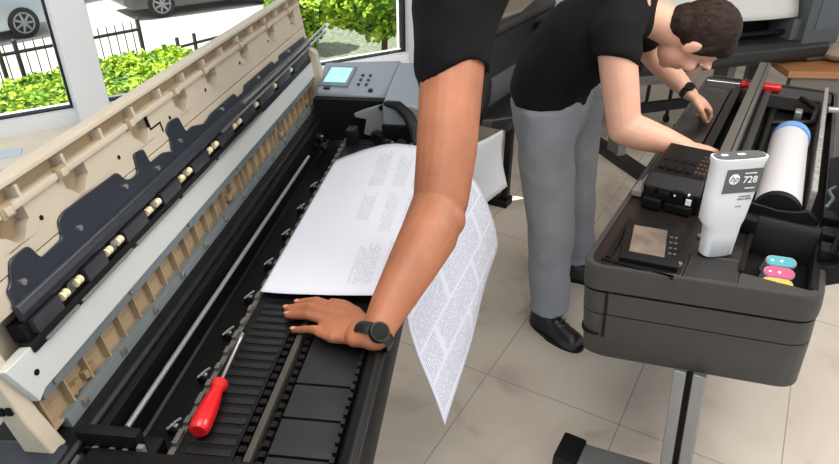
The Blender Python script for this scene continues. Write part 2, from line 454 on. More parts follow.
# iron fence
def fence():
    a, b = Vector((-7.1, 6.95)), Vector((-4.3, 10.25)); d = b-a; L_ = d.length
    ang = math.atan2(d.y, d.x); fr = Frame(a.x, a.y, ang)
    root = thing('iron_fence', 'dark iron picket fence between the hedge and the pale street', 'fence', fr, (0, 0, G))
    for z in (-.60, -1.42):
        mb = MB(); mb.box(0, L_, -.018, .018, z-.02, z+.02); mb.build('rail', IRON, root)
    for t in (.02, 2.3, 2.52, L_-.03):
        mb = MB(); mb.box(t-.024, t+.024, -.024, .024, G, -.47); mb.ell((t, 0, -.455), (.034, .034, .034), nu=10, nv=6); mb.build('post', IRON, root)
    t = .16
    while t < L_-.1:
        mb = MB(); mb.tube([(t, 0, G), (t, 0, -.5), (t, 0, -.45)], [.008, .008, .002], 6); mb.build('picket', IRON, root)
        t += .13
    a2, b2 = Vector((-4.0, 10.75)), Vector((-3.0, 12.3)); d = b2-a2
    fr2 = Frame(a2.x, a2.y, math.atan2(d.y, d.x))
    root = thing('low_rail_fence', 'low dark metal rail continuing past the end post of the picket fence', 'fence', fr2, (0, 0, G))
    mb = MB(); mb.tube([(0, 0, -1.02), (d.length, 0, -1.02)], .025, 8); mb.build('rail', IRON, root)
    for t in (.05, .4, 1.4, d.length-.05):
        mb = MB(); mb.box(t-.022, t+.022, -.022, .022, G, -.86 if t < .6 else -1.0); mb.build('post', IRON, root)
fence()

def car(label, x, y, ang, paint, tall=1.45):
    fr = Frame(x, y, ang)
    r = thing('parked_car', label, 'car', fr, (0, 0, G), 'cars parked across the street')
    def sec(xx, zb, zt, w, wt): return [(xx, -w, G+zb), (xx, w, G+zb), (xx, w*1.02, G+(zb+zt)*.55), (xx, wt, G+zt), (xx, -wt, G+zt), (xx, -w*1.02, G+(zb+zt)*.55)]
    mb = MB(); mb.loft([sec(-2.12, .35, .70, .72, .66), sec(-2.0, .24, .90, .84, .74), sec(-1.2, .2, .98, .87, .78), sec(0, .2, .98, .88, .8), sec(1.1, .2, 1.0, .87, .78), sec(1.9, .24, .98, .83, .72), sec(2.12, .35, .8, .74, .64)])
    mb.build('body', paint, r, bevel=.03)
    def cab(xx, z, w): return [(xx, -w, G+.9), (xx, w, G+.9), (xx, w*.86, G+z), (xx, -w*.86, G+z)]
    mb = MB(); mb.loft([cab(-1.1, .98, .7), cab(-.35, tall-.04, .78), cab(.6, tall, .78), cab(1.3, tall-.1, .74), cab(1.95, .99, .66)]); mb.build('cabin', paint, r, bevel=.02)
    for s in (-1, 1):
        mb = MB(); mb.prism([(-.8, G+1.02), (1.45, G+1.02), (1.15, G+tall-.15), (-.25, G+tall-.12)], s*.72, s*.805, 'y'); mb.build('side_window', CARGLASS, r)
        for xx in (-1.32, 1.28):
            mb = MB(); mb.tube([(xx, s*.68, G+.31), (xx, s*.89, G+.31)], .31, 24)
            w = mb.build('wheel', TYRE, r)
            mb = MB(); mb.tube([(xx, s*.885, G+.31), (xx, s*.905, G+.31)], .07, 12)
            for k in range(7):
                q = 2*PI*k/7; mb.tube([(xx, s*.893, G+.31), (xx+.19*math.cos(q), s*.893, G+.31+.19*math.sin(q))], [.03, .024], 6)
            mb.ring((xx, s*.89, G+.31), (0, 1, 0), .20, .018); mb.build('rim', ALU, w)
        mb = MB(); mb.box(1.98, 2.13, s*.5, s*.76, G+.66, G+.84, .02); mb.build('tail_light', TAIL, r)
    mb = MB(); mb.loft([[(1.42, -.6, G+tall-.13), (1.42, .6, G+tall-.13), (1.46, .6, G+tall-.1), (1.46, -.6, G+tall-.1)], [(1.92, -.58, G+1.02), (1.92, .58, G+1.02), (1.97, .58, G+1.02), (1.97, -.58, G+1.02)]]); mb.build('rear_window', CARGLASS, r)
car('silver car parked with its red tail light towards the iron fence', -9.7, 13.4, math.radians(52), SILVERCAR)
car('blue-grey car parked behind the silver car beyond the fence', -10.6, 17.0, math.radians(48), BLUECAR, 1.4)
car('dark grey car parked across the street right of the white mullion', -5.6, 17.4, math.radians(40), DARKCAR, 1.5)
car('dark car parked further along the street, seen past the raised lid', -1.2, 20.8, math.radians(40), DARKCAR, 1.5)

# ------------------------------------------------------------------ printer by the window, lid open
P1 = thing('wide_format_printer', 'black wide-format printer by the window, its long beige-lined lid standing open', 'printer', F1, (-.42, 1.2, 0))
# lid frame: a = along, b = up the lid, c = out of its inner face
LM = Matrix(((0, -.1732, .9849, -.596), (1, 0, 0, 0), (0, .9849, .1732, 1.0), (0, 0, 0, 1)))
def LB(): return MB(LM)
L0, L9 = .60, 2.16
# body
def section(l, pts): return [(w_, l, z) for w_, z in pts]
mb = MB()
shell = [(-.70, .62), (-.30, .62), (-.21, .70), (-.165, .82), (-.152, .885), (-.19, .885), (-.30, .885), (-.455, .885), (-.455, .865), (-.545, .865), (-.56, .97), (-.70, .97)]
mb.loft([section(.36, shell), section(2.3, shell)])
mb.build('body_shell', BLACK, P1, bevel=.006)
# near end housing
mb = MB()
h = [(-.86, .60), (-.56, .60), (-.545, .95), (-.575, .975), (-.83, .968), (-.86, .94)]
mb.loft([section(.30, h), section(.597, h)]); mb.build('end_housing', NAVY, P1, bevel=.012)
mb = MB(); mb.box(-.545, -.30, .36, .60, .885, .965, .01); mb.build('end_cap', BLACK2, P1)
mb = MB(); mb.box(-.568, -.475, .604, .622, .92, .985, .003); mb.box(-.56, -.47, .605, .66, .885, .925, .003); eb = mb.build('end_block', BLACK, P1)
mb = MB()
for x in (-.545, -.52, -.50, -.475): mb.box(x, x+.008, .60, .604, .945, .96)
mb.box(-.475, -.465, .598, .606, .93, .97); mb.build('contact', ALU, eb)
# front rim, rounded, with the inner toothed strip
rim = [(-.195, .88), (-.197, .925), (-.188, .945), (-.172, .952), (-.158, .946), (-.151, .925), (-.150, .88)]
mb = MB(); mb.loft([section(.36, rim), section(2.24, rim)]); mb.build('front_rim', BLACK, P1, bevel=.003)
mb = MB()
l = .40
while l < 1.1:
    mb.box(-.2035, -.197, l, l+.011, .925, .941); l += .019
mb.build('toothed_strip', RIB, P1)
# output plates in a row
for a, b in ((.40, .565), (.57, .645), (.65, .722), (.727, .80), (.805, 1.02), (1.025, 1.4), (1.405, 1.8)):
    mb = MB(); mb.box(-.304, -.205, a, b, .90, .922, .002); mb.build('output_plate', PLATEN, P1)
mb = MB(); mb.box(-.334, -.323, .38, 1.9, .90, .930, .002); mb.build('groove_bar', GROOVE, P1)
for a, b, o in ((-.316, -.306, 0), (-.349, -.338, .006)):
    mb = MB(); mb.box(a, b, .39, 1.9, .90, .912)
    l = .40
    while l < 1.9:
        mb.box(a, b, l+o, l+o+.011, .91, .926); l += .02
    mb.build('tooth_row', BLACK2, P1)
# ribbed platen
mb = MB(); mb.box(-.455, -.353, .38, 1.9, .885, .922); pl = mb.build('platen', BLACK, P1)
mb = MB()
l = .40
while l < 1.9:
    mb.box(-.428, -.358, l, l+.012, .9215, .9238, .0008); l += .0215
mb.build('platen_ribs', RIB, pl)
mb = MB()
l = .52
while l < 1.9:
    mb.box(-.452, -.444, l, l+random.uniform(.014, .03), .92, .931); l += .042
mb.box(-.453, -.4435, .52, 1.9, .918, .9235)
mb.build('edge_strip', mat('dull_contacts', rgb(96, 92, 88), .5, .3), pl)
# rod and its clips
mb = MB(); mb.cyl((-.516, .645, .957), (-.510, 1.67, .957), .0045, 10); rod = mb.build('guide_rod', ALU, P1)
for l in (.724, .848, .970, 1.093, 1.227, 1.364, 1.504, 1.639):
    mb = MB(); mb.box(-.502, -.480, l-.010, l+.010, .865, .880, .002); cl = mb.build('rod_clip', BLACK2, P1)
    mb = MB(); mb.tube([(-.500, l-.011, .883), (-.490, l-.005, .890), (-.494, l+.004, .884), (-.484, l+.010, .889)], .002, 6); mb.box(-.499, -.487, l-.004, l+.003, .879, .8825); mb.build('spring', mat('spring_grey', rgb(150, 150, 150), .5), cl)
# back wall of the trough
mb = MB(); mb.box(-.60, -.545, .60, 2.1, .86, .958, .004); mb.build('back_wall', BLACK2, P1)

# --- lid
lid = None
mb = LB(); mb.box(L0, L9, -.02, .318, -.042, -.034, .002)
lid = mb.build('lid', BEIGE, P1)
# top lip, channel, pocket ribs
mb = LB()
mb.box(L0-.02, L9, .317, .324, -.034, .004, .0015)
mb.box(L0, L9, .283, .294, -.03, .006, .003)
l = L0+.03
while l < L9:
    mb.box(l, l+.006, .292, .312, -.03, .004); l += .108
mb.build('lip', BEIGE, lid)
mb = LB(); mb.box(L0, L9, .292, .318, -.033, -.016); mb.box(L0, L9, .237, .286, -.033, -.020); mb.build('pocket_back', BEIGE2, lid)  # darker beige paints the shade inside the channel and hollows
# face panel with scalloped hollows: strips between the hollows
hol = [.71, .862, 1.072, 1.245, 1.41, 1.63, 1.85, 2.06]
mb = LB()
mb.box(L0-.01, L9, .216, .2385, -.03, .0)
prev = L0-.01
for q in hol:
    mb.box(prev, q-.03, .238, .285, -.03, .0); prev = q+.03
mb.box(prev, L9, .238, .285, -.03, 0)
# rounded hollow bottoms
for q in hol:
    out = [(q-.03, .2385)] + [(q-.03+.06*i/10, .2385+.026*(1-math.sin(PI*i/10)) if False else .2385+.022*abs(math.cos(PI*i/10))**2.2) for i in range(11)] + [(q+.03, .2385)]
    mb.prism(out[1:-1] + [(q+.03, .236), (q-.03, .236)], -.03, 0)
mb.build('face_panel', BEIGE, lid)
mb = LB(); mb.box(L0-.01, L9, .17, .2135, -.03, -.001, .0015); mb.build('lower_panel', BEIGE, lid)
mb = LB()
for q in (.70, .92, 1.12, 1.30, 1.52, 1.75, 1.98):
    mb.cyl((q+.06, .25, -.01), (q+.06, .25, .001), .004, 10)
mb.build('face_hole', BLACK2, lid)
mb = LB()
mb.box(1.100, 1.104, .255, .29, -.004, .0012); mb.box(1.10, 1.14, .2535, .2565, -.004, .0012); mb.box(1.138, 1.142, .236, .2565, -.004, .0012)
mb.build('panel_joint', BLACK2, lid)
for q in (.704, .831, 1.041, 1.226, 1.375, 1.606, 1.82, 2.03):
    mb = LB(); mb.box(q-.012, q+.012, .280, .299, .0, .0085, .002); c_ = mb.build('clip', BEIGE2, lid)
    mb = LB(); mb.box(q-.007, q+.007, .284, .2955, .008, .0125, .002); mb.build('clip_tongue', BEIGE, c_)
# dark cover plates with a notched outline
def arcpts(pts, r=.008, k=4):
    out = []
    n = len(pts)
    for i in range(n):
        p, a, b = Vector(pts[i]), Vector(pts[i-1]), Vector(pts[(i+1) % n])
        da, db = (a-p), (b-p); rr = min(r, da.length*.45, db.length*.45)
        s, e = p+da.normalized()*rr, p+db.normalized()*rr
        for j in range(k+1):
            t = j/k; out.append(tuple((1-t)**2*s + 2*t*(1-t)*p + t*t*e))
    return out
def plate(base, outline, screws):
    mb = LB(); mb.prism(arcpts(outline), .0, .0045); p = mb.build('cover_plate', PLATE, lid, bevel=.0012)
    for a, b in screws:
        mb = LB(); mb.cyl((a, b, .004), (a, b, .0075), .005, 12); mb.build('screw', CHROME, p)
plate(0, [(.643, .165), (1.136, .165), (1.136, .196), (1.105, .205), (1.055, .206), (1.052, .236), (1.018, .240), (1.010, .206), (.985, .206), (.968, .212), (.955, .233), (.80, .238), (.782, .232), (.775, .206), (.722, .204), (.712, .232), (.672, .232), (.655, .205), (.645, .20)],
      [(.673, .196), (.815, .201), (.959, .203), (1.07, .188)])
plate(1, [(1.142, .165), (2.12, .165), (2.12, .190), (1.86, .196), (1.85, .186), (1.80, .186), (1.79, .198), (1.56, .198), (1.55, .186), (1.50, .186), (1.49, .200), (1.345, .200), (1.30, .192), (1.25, .206), (1.215, .206), (1.205, .243), (1.165, .246), (1.145, .236), (1.150, .215), (1.142, .20)],
      [(1.18, .20), (1.40, .19), (1.66, .188), (1.94, .186)])
# glossy dark ridge below the plates
mb = LB(); mb.prism([(.150, .0), (.183, .0), (.180, .008), (.165, .014), (.152, .012)], 0, 1); 
for v in mb.bm.verts: pass
mb.bm.free()
mb = LB(); mb.loft([[(a, b, c) for b, c in ((.150, 0.), (.180, 0.), (.177, .010), (.165, .014), (.153, .010))] for a in (.640, L9-.02)])
mb.build('ridge', NAVY, lid, bevel=.002)
# roller channel
mb = LB(); mb.box(.635, L9-.04, .122, .150, -.02, .003, .001); ch = mb.build('roller_channel', BLACK2, lid)
q = .705; i = 0
for q in (.722, .758, .845, .88, .985, 1.02, 1.125, 1.16, 1.27, 1.305, 1.42, 1.455, 1.58, 1.74, 1.9):
    mb = LB()
    mb.tube([(q-.007, .139, .008), (q-.002, .139, .008), (q-.001, .139, .008), (q+.001, .139, .008), (q+.002, .139, .008), (q+.008, .139, .008)], [.0066, .0066, .0045, .0045, .0066, .0066], 12)
    mb.build('pinch_roller', CREAM, ch)
for q in (.740, .862, 1.002, 1.142, 1.288, 1.44):
    mb = LB(); mb.loft([[(q-.010, .130, .004), (q+.008, .130, .004), (q+.008, .130, .007), (q-.010, .130, .007)], [(q-.006, .150, .010), (q+.010, .150, .010), (q+.010, .150, .013), (q-.006, .150, .013)]])
    mb.build('spring_clip', CHROME, ch)
for a, b in ((.648, .708), (.775, .832), (.895, .97), (1.035, 1.11), (1.175, 1.255), (1.32, 1.405), (1.47, 1.56), (1.6, 1.72), (1.76, 1.88), (1.92, 2.08)):
    mb = LB(); mb.box(a, b, .126, .149, .002, .014, .002); mb.build('roller_cover', RIB_GREY, ch)
mb = LB(); mb.box(.63, L9-.05, .106, .124, -.01, .010, .002); br = mb.build('wiper_bar', BLACK, lid)
for a, b in ((.655, .735), (.745, .90), (.915, 1.09), (1.105, 1.28), (1.295, 1.6)):
    mb = LB(); mb.box(a, b, .1075, .1125, .008, .0135, .001); mb.build('wiper_strip', ALUD, br)
# bright bars at the far end
for q in ((1.34, 2.34, .152, .158, .012, .018), (1.5, 2.36, .166, .174, .010, .016)):
    mb = LB(); mb.box(*q, .001); mb.build('chrome_bar', CHROME, lid)
# pale metal sheet and the strip under it
mb = LB(); mb.prism([(.600, .045), (.578, .117), (.640, .117), (.652, .106), (2.12, .112), (2.13, .055), (.618, .053)], -.012, .006); sh = mb.build('metal_sheet', SHEET, lid, bevel=.001)
mb = LB(); mb.cyl((.618, .082, .002), (.618, .082, .0075), .0045, 12); mb.build('sheet_hole', BLACK2, sh)
mb = LB(); mb.box(.612, 2.1, .036, .054, -.03, .002, .001); st = mb.build('sheet_flange', STEEL, lid)
for q in (.64, .86, 1.10, 1.38, 1.7):
    mb = LB(); mb.cyl((q, .047, .001), (q, .047, .006), .004, 10); mb.build('screw', ALUD, st)
# honeycomb of beige ribs
mb = LB(); mb.box(.60, 2.1, -.016, .040, -.034, -.017); mb.box(.60, 2.1, -.016, -.0125, -.03, -.002)
l = .606
while l < 2.09:
    mb.box(l, l+.0035, -.014, .037, -.03, -.004); l += .052 if random.random() < .75 else .03
mb.box(.60, 2.1, .010, .013, -.03, -.016)
mb.build('rib_grid', BEIGE2, lid)
for q in (.66, .70, 1.31, 1.72, 2.0):
    mb = LB(); mb.box(q, q+.03, -.006, .008, -.022, -.006, .003); mb.tube([(q+.01, -.008, -.008), (q+.018, .012, -.004)], .003, 6)
    mb.build('cable_clip', mat('tan_clip', rgb(150, 126, 96), .5, .2), lid)
# lower steel rail
mb = LB(); mb.box(.625, 2.1, -.058, -.012, -.012, .004, .0015); rl = mb.build('steel_rail', STEEL, lid)
mb = LB()
q = .66
while q < 2.05:
    mb = LB(); mb.box(q, q+.008, -.022, -.010, .003, .012, .001); mb.build('rail_tab', CHROME, rl)
    mb = LB(); mb.cyl((q+.05, -.035, .003), (q+.05, -.035, .007), .0035, 8); mb.build('rail_screw', CHROME, rl); q += .115
# beige end cheeks
mb = LB(); mb.prism([(-.055, -.035), (.32, -.045), (.322, -.012), (.12, -.008), (.03, -.004), (-.035, .01), (-.06, .004)], .572, .60, 'x'); ck = mb.build('end_cheek', BEIGE, lid, bevel=.003)
mb = LB(); mb.box(.568, .5735, .05, .062, -.034, -.024); mb.box(.568, .5735, .05, .062, -.020, -.012); mb.build('cheek_slot', BLACK2, ck)
mb = LB(); mb.prism([(-.03, -.07), (.318, -.055), (.318, -.02), (.16, .0), (.13, .03), (.02, .03), (-.03, .01)], L9-.04, L9-.01, 'x'); mb.build('end_cheek', BEIGE, lid, bevel=.003)

# --- far end: control panel and side housing
mb = MB()
mb.loft([[(-.570, 2.02, 1.014), (-.335, 2.02, 1.010), (-.335, 2.02, 1.030), (-.570, 2.02, 1.037)], [(-.60, 2.27, .99), (-.33, 2.33, .99), (-.33, 2.33, 1.062), (-.60, 2.27, 1.062)]])
cp = mb.build('control_panel', GREYBLUE, P1, bevel=.008)
def onp(x, y, dz=0): return (x, y, 1.034 + (y-1.98)*(.028/.31) + dz)
def slab(mbx, x0, x1, y0, y1, t0, t1):
    mbx.loft([[onp(x0, y0, t0), onp(x1, y0, t0), onp(x1, y1, t0), onp(x0, y1, t0)], [onp(x0, y0, t1), onp(x1, y0, t1), onp(x1, y1, t1), onp(x0, y1, t1)]])
mb = MB(); slab(mb, -.575, -.475, 2.06, 2.235, -.004, .004); bz = mb.build('screen_bezel', mat('bezel_grey', rgb(96, 106, 118), .35), cp, bevel=.002)
mb = MB(); slab(mb, -.562, -.486, 2.085, 2.215, 0, .0055); mb.build('screen', SCREEN, bz)
mb = MB()
for i in range(3):
    for j in range(2): slab(mb, -.446+.026*j, -.438+.026*j, 2.08+.04*i, 2.092+.04*i, -.002, .002)
slab(mb, -.55, -.53, 2.035, 2.05, -.002, .004); slab(mb, -.40, -.386, 2.03, 2.045, -.002, .004)
mb.build('button', BLACK, cp)
# right housing curves down to the front rim
mb = MB()
hs = []
for l, zt in ((1.72, .96), (1.80, 1.00), (1.92, 1.035), (2.05, 1.052), (2.30, 1.062)):
    e = (2.30-l)/.58
    hs.append([(-.335+.0*e, l, .93), (-.16, l, .88), (-.15, l, .93), (-.165+.0*e, l, zt-.045), (-.205, l, zt-.012), (-.25, l, zt), (-.335, l, zt)])
mb.loft(hs[2:]); mb.build('side_housing', GREYBLUE, P1, bevel=.006)
# dark arch in front of it
mb = MB(); mb.tube([(-.345, 1.95, 1.012), (-.32, 1.93, 1.034), (-.285, 1.91, 1.036), (-.25, 1.89, 1.012), (-.225, 1.86, .975), (-.215, 1.82, .93)], [.010, .014, .018, .02, .02, .018], 10, flat=.8); mb.build('housing_arch', BLACK, P1)
mb = MB(); mb.prism([(-.405, .92), (-.345, .90), (-.325, .95), (-.305, 1.0), (-.345, 1.018), (-.40, 1.0), (-.435, .985), (-.43, .975), (-.395, .97)], 1.955, 1.972, 'y'); mb.build('bracket', mat('bracket_grey', rgb(126, 128, 130), .5), P1, bevel=.002)
mb = MB(); mb.box(-.575, -.34, 1.99, 2.02, .88, 1.02); mb.box(-.335, -.16, 1.90, 1.94, .88, .97); mb.build('inner_wall', BLACK2, P1)
for (x, y, z, r_) in ((-.30, 1.80, .95, .016), (-.26, 1.80, .955, .013), (-.22, 1.78, .95, .016), (-.53, 1.86, .93, .02), (-.50, 1.80, .93, .014), (-.345, 1.86, .95, .02)):
    mb = MB(); mb.tube([(x, y-.01, z), (x, y+.012, z)], r_, 14); mb.ring((x, y-.012, z), (0, 1, 0), r_*.7, .003, 16, 6); mb.build('drive_gear', BLACK, P1)
mb = MB(); mb.box(-.34, -.2, 1.80, 1.86, .89, .94, .006); mb.build('gear_box', BLACK, P1)
mb = MB(); mb.box(-.44, -.41, 1.85, 1.9, .9, .97, .004); mb.build('sensor_block', BLACK, P1)
for (x, y, z) in ((-.285, 1.785, .965), (-.225, 1.765, .968), (-.515, 1.845, .95)):
    mb = MB(); mb.ell((x, y, z), (.005, .005, .004), nu=10, nv=6); mb.build('screw', ALUD, P1)
# stand under it
mb = MB()
for l in (.85, 1.95):
    mb.box(-.50, -.43, l-.03, l+.03, .05, .64, .004)
    mb.box(-.80, -.42, l-.035, l+.035, .0, .055, .01)
mb.box(-.49, -.44, .8, 1.95, .25, .31)
mb.build('stand', ALUD, P1)

# ------------------------------------------------------------------ printed sheet
def sheet():
    near = [(-.445, .934), (-.40, .938), (-.34, .945), (-.28, .951), (-.22, .956), (-.18, .958), (-.158, .951), (-.147, .925), (-.140, .87), (-.122, .80), (-.098, .73), (-.078, .67), (-.058, .60)]
    far = [(-.440, .936), (-.40, .948), (-.34, .966), (-.28, .976), (-.22, .972), (-.15, .962), (-.09, .935), (-.045, .895), (-.005, .845), (.022, .79), (.040, .73), (.046, .68), (.030, .615)]
    def interp(P, t):
        k = t*(len(P)-1); i = min(int(k), len(P)-2); f = k-i
        p0, p1, p2, p3 = (Vector(P[max(i-1, 0)]), Vector(P[i]), Vector(P[i+1]), Vector(P[min(i+2, len(P)-1)]))
        return .5*((2*p1) + (p2-p0)*f + (2*p0-5*p1+4*p2-p3)*f*f + (3*p1-p0-3*p2+p3)*f**3)
    I, J = 24, 60
    P, UV = [], []
    for i in range(I+1):
        a = i/I; row, ur = [], []
        for j in range(J+1):
            b = j/J
            q = interp(near, b).lerp(interp(far, b), a)
            l0 = 1.042 - .02*math.sin(PI*min(1, b*1.6)); l1_ = 1.70 + .06*math.sin(PI*min(1, b*1.35)) - .02*b
            l = l0 + (l1_-l0)*a
            z = q.y + .004*math.sin(a*9+b*6)*max(0, b-.55)
            row.append((q.x + .008*math.sin(a*7+b*5)*max(0, b-.6), l, z)); ur.append((a, b))
        P.append(row); UV.append(ur)
    mb = MB(); mb.grid(P, UV=UV)
    o = mb.build('printed_sheet', print_mat(), fr=F1, base=(-.2, 1.37, .94), solid=.0008, sharp=3)
    tag(o, 'large white sheet of printed text lying across the black printer and hanging over its front', 'paper')
sheet()

# ------------------------------------------------------------------ screwdrivers
def screwdriver(label, p, d, fr, L_h, L_s, r):
    """p: butt of the handle, d: direction of the shaft."""
    d = Vector(d).normalized(); p = Vector(p)
    root = thing('screwdriver', label, 'screwdriver', fr, p, 'red handled screwdrivers')
    mb = MB(); K = [(0, .72), (.04, .95), (.16, 1.0), (.35, .98), (.5, .9), (.66, .78), (.78, .62), (.84, .60), (.88, .85), (.96, .85), (1., .6)]
    n = 24; rings = []
    z = Vector((0, 0, 1)); x = d.cross(z).normalized(); y = x.cross(d)
    for t, k in K:
        rings.append([p + d*(L_h*t) + (x*math.cos(2*PI*i/n) + y*math.sin(2*PI*i/n))*r*k*(1 - (.09 if (i % 4 == 0 and .05 < t < .7) else 0)) for i in range(n)])
    mb.loft(rings); mb.build('handle', RED, root)
    mb = MB(); a = p + d*L_h*.98; b = p + d*(L_h+L_s)
    mb.tube([a, a+(b-a)*.86, a+(b-a)*.88, b], [r*.2, r*.2, r*.26, r*.22], 12); mb.build('shaft', CHROME, root)
screwdriver('red-handled screwdriver lying on the ribbed platen of the black printer', (-.415, .662, .942), (-.012, .205, .0), F1, .11, .125, .0165)

# ------------------------------------------------------------------ person leaning on the printer (arm reaching in)
def finger(mb, pts, r0, r1, n=10):
    k = len(pts); mb.tube(pts, [r0+(r1-r0)*i/(k-1) for i in range(k)], n, round_=True)
PA = thing('person', 'person in a black t-shirt pressing a hand on the black printer, black watch on wrist', 'person', WORLD, (-.16, .98, .93))
SH = Vector((.075, 1.40, 1.41)); EL = Vector((.046, 1.150, 1.085)); WR = Vector((-.080, .905, .968))
mb = MB()
mb.tube([SH, SH.lerp(EL, .35), SH.lerp(EL, .7), EL + Vector((-.004, .012, .01))], [.072, .066, .062, .056], 20, round_=True)
mb.tube([EL + Vector((-.004, .02, .012)), EL.lerp(WR, .22), EL.lerp(WR, .5), EL.lerp(WR, .8), WR, WR + Vector((-.03, .012, -.006))], [.055, .057, .048, .037, (.033, .026), (.034, .02)], 20, up=(0, 0, 1), round_=True)
mb.ell(EL + Vector((.012, -.028, -.006)), (.034, .034, .036))
# palm
mb.tube([WR + Vector((.01, 0, -.004)), (-.112, .937, .955), (-.142, .955, .951), (-.172, .967, .948)], [(.035, .022), (.043, .017), (.048, .015), (.045, .0115)], 20, up=(0, 0, 1), round_=True)
fing = dict(index=[(-.140, .992, .954), (-.170, 1.010, .952), (-.200, 1.028, .951), (-.222, 1.037, .943), (-.240, 1.042, .937)],
            middle=[(-.140, .978, .954), (-.172, .990, .953), (-.211, 1.008, .953), (-.236, 1.017, .944), (-.258, 1.023, .937)],
            ring=[(-.140, .958, .954), (-.172, .964, .952), (-.211, .983, .952), (-.233, .993, .943), (-.253, 1.002, .937)],
            little=[(-.126, .915, .950), (-.158, .918, .949), (-.195, .944, .949), (-.215, .952, .942), (-.234, .958, .936)])
rr = dict(index=(.0115, .0078), middle=(.012, .0082), ring=(.0115, .0078), little=(.0105, .0068))
for k in fing: finger(mb, fing[k], *rr[k])
finger(mb, [(-.104, .955, .952), (-.120, .990, .950), (-.148, 1.022, .946), (-.172, 1.036, .942)], .016, .0095)
for k in ('index', 'middle', 'ring', 'little'):
    mb.ell(Vector(fing[k][1])+Vector((.002, 0, .004)), (.010, .010, .008), nu=12, nv=8)
body = link(fused(mb, .0032, 5), 'body', SKIN_A, PA, sharp=3)
for k in fing:
    a, b = Vector(fing[k][-2]), Vector(fing[k][-1]); d = (b-a).normalized()
    up = Vector((0, 0, 1)); x = d.cross(up).normalized(); up = x.cross(d)
    mb = MB(); c0 = b + d*.001 + up*(rr[k][1]*.80)
    mb.ell(c0, (.0048, .0064, .0016), Matrix((x, d, up)).transposed(), 12, 8); mb.build('nail', NAIL, body)
mb = MB()
ch2 = SH + Vector((.05, .10, .19))
AX = (EL-SH).normalized(); hem = SH.lerp(EL, .30)
mb.tube([hem + (AX + Vector((.55, 0, -.1)))*.006, hem, SH.lerp(EL, .16), SH, SH + Vector((.02, .05, .08)), ch2], [.079, .079, .084, .094, .11, .12], 22)
mb.tube([ch2, ch2 + Vector((.06, .1, .25)), ch2 + Vector((.10, .16, .42))], [.13, .17, .17], 22, round_=True)
link(fused(mb, .008, 4, .006, 9), 't_shirt', TEE, PA, sharp=3)
# watch
ax = (WR - EL).normalized()
wc = WR + ax*(.004)
mb = MB(); mb.ring(wc, ax, .0345, (.0045, .012), 36, 8, up=(0, 0, 1), sx=.86)
wt = mb.build('wristwatch', WATCH, PA); 
side = ax.cross(Vector((0, 0, 1))).normalized(); upv = side.cross(ax)
nrm = (upv*.80 - side*.60).normalized()
mb = MB(); mb.tube([wc + nrm*.026, wc + nrm*.038], [.019, .018], 26); mb.build('watch_case', WATCH, wt, bevel=.001)
mb = MB(); mb.tube([wc + nrm*.0375, wc + nrm*.0392], .015, 26); mb.build('watch_face', GLASSBLK, wt)

# ------------------------------------------------------------------ man bending over the plotter
PB = thing('person', 'man in black t-shirt and grey trousers bending over the open plotter', 'person', WORLD, (.55, 2.28, 0))
V = Vector
nhip, fhip = V((.435, 2.19, .92)), V((.575, 2.36, .92))
nkn, fkn = V((.495, 2.135, .50)), V((.64, 2.42, .50))
nan, fan = V((.525, 2.14, .10)), V((.722, 2.52, .10))
S0, S1, S2, S3 = V((.475, 2.27, .93)), V((.485, 2.26, 1.05)), V((.555, 2.215, 1.18)), V((.655, 2.17, 1.27))
nsh, fsh = V((.598, 2.015, 1.225)), V((.75, 2.33, 1.255))
nel, fel = V((.648, 1.945, .955)), V((.872, 2.475, 1.06))
nwr, fwr = V((.818, 1.865, .925)), V((.985, 2.295, .952))
nk, hd = V((.755, 2.145, 1.25)), V((.880, 2.10, 1.198))
crown = V((.86, -.36, .22)).normalized(); face = V((.26, .16, -.95)); face = (face - crown*face.dot(crown)).normalized(); ear = face.cross(crown)
HR = Matrix((ear, face, crown)).transposed()
LAT = V((.5, .865, 0))
mb = MB()
mb.tube([S0, S1, S2, S3], [(.15, .10), (.145, .10), (.16, .115), (.15, .10)], 22, up=(.865, -.5, 0), round_=True)
mb.tube([S3, S3.lerp(nk, .5), nk, nk.lerp(hd, .6)], [.075, .066, .060, .062], 18, round_=True)
mb.tube([nsh, nsh.lerp(nel, .5), nel], [.060, .058, .052], 18, round_=True)
mb.tube([nel, nel.lerp(nwr, .25), nel.lerp(nwr, .65), nwr], [.053, .054, .043, (.036, .028)], 18, round_=True)
mb.tube([fsh, fsh.lerp(fel, .5), fel], [.056, .05, .043], 18, round_=True)
mb.tube([fel, fel.lerp(fwr, .3), fel.lerp(fwr, .7), fwr], [.045, .046, .037, (.030, .024)], 18, round_=True)
for a, b, c in ((nhip, nkn, nan), (fhip, fkn, fan)): mb.tube([a, b, c], [.075, .05, .036], 14, round_=True)
# head
def hp(x, y, z): return hd + HR @ V((x, y, z))*1.06
mb.ell(hp(0, -.012, .018), (.074, .096, .100), HR, 20, 14)
mb.ell(hp(0, .030, -.045), (.058, .060, .072), HR, 18, 12)
mb.ell(hp(0, .062, -.092), (.026, .022, .020), HR, 12, 8)
mb.tube([hp(0, .088, .022), hp(0, .104, -.005), hp(0, .110, -.022)], [.009, .013, .015], 10, round_=True)
for s in (-1, 1):
    mb.ell(hp(s*.030, .080, .034), (.024, .012, .009), HR, 12, 8)
    mb.ell(hp(s*.045, .062, -.02), (.022, .020, .022), HR, 12, 8)
mb.ell(hp(0, .084, -.052), (.022, .010, .006), HR, 12, 8); mb.ell(hp(0, .082, -.064), (.019, .010, .006), HR, 12, 8)
for s in (-1, 1):
    mb.ell(hp(s*.031, .076, .023), (.016, .010, .008), HR, 12, 8)
    mb.ell(hp(s*.078, -.012, -.008), (.008, .020, .031), HR, 12, 10)
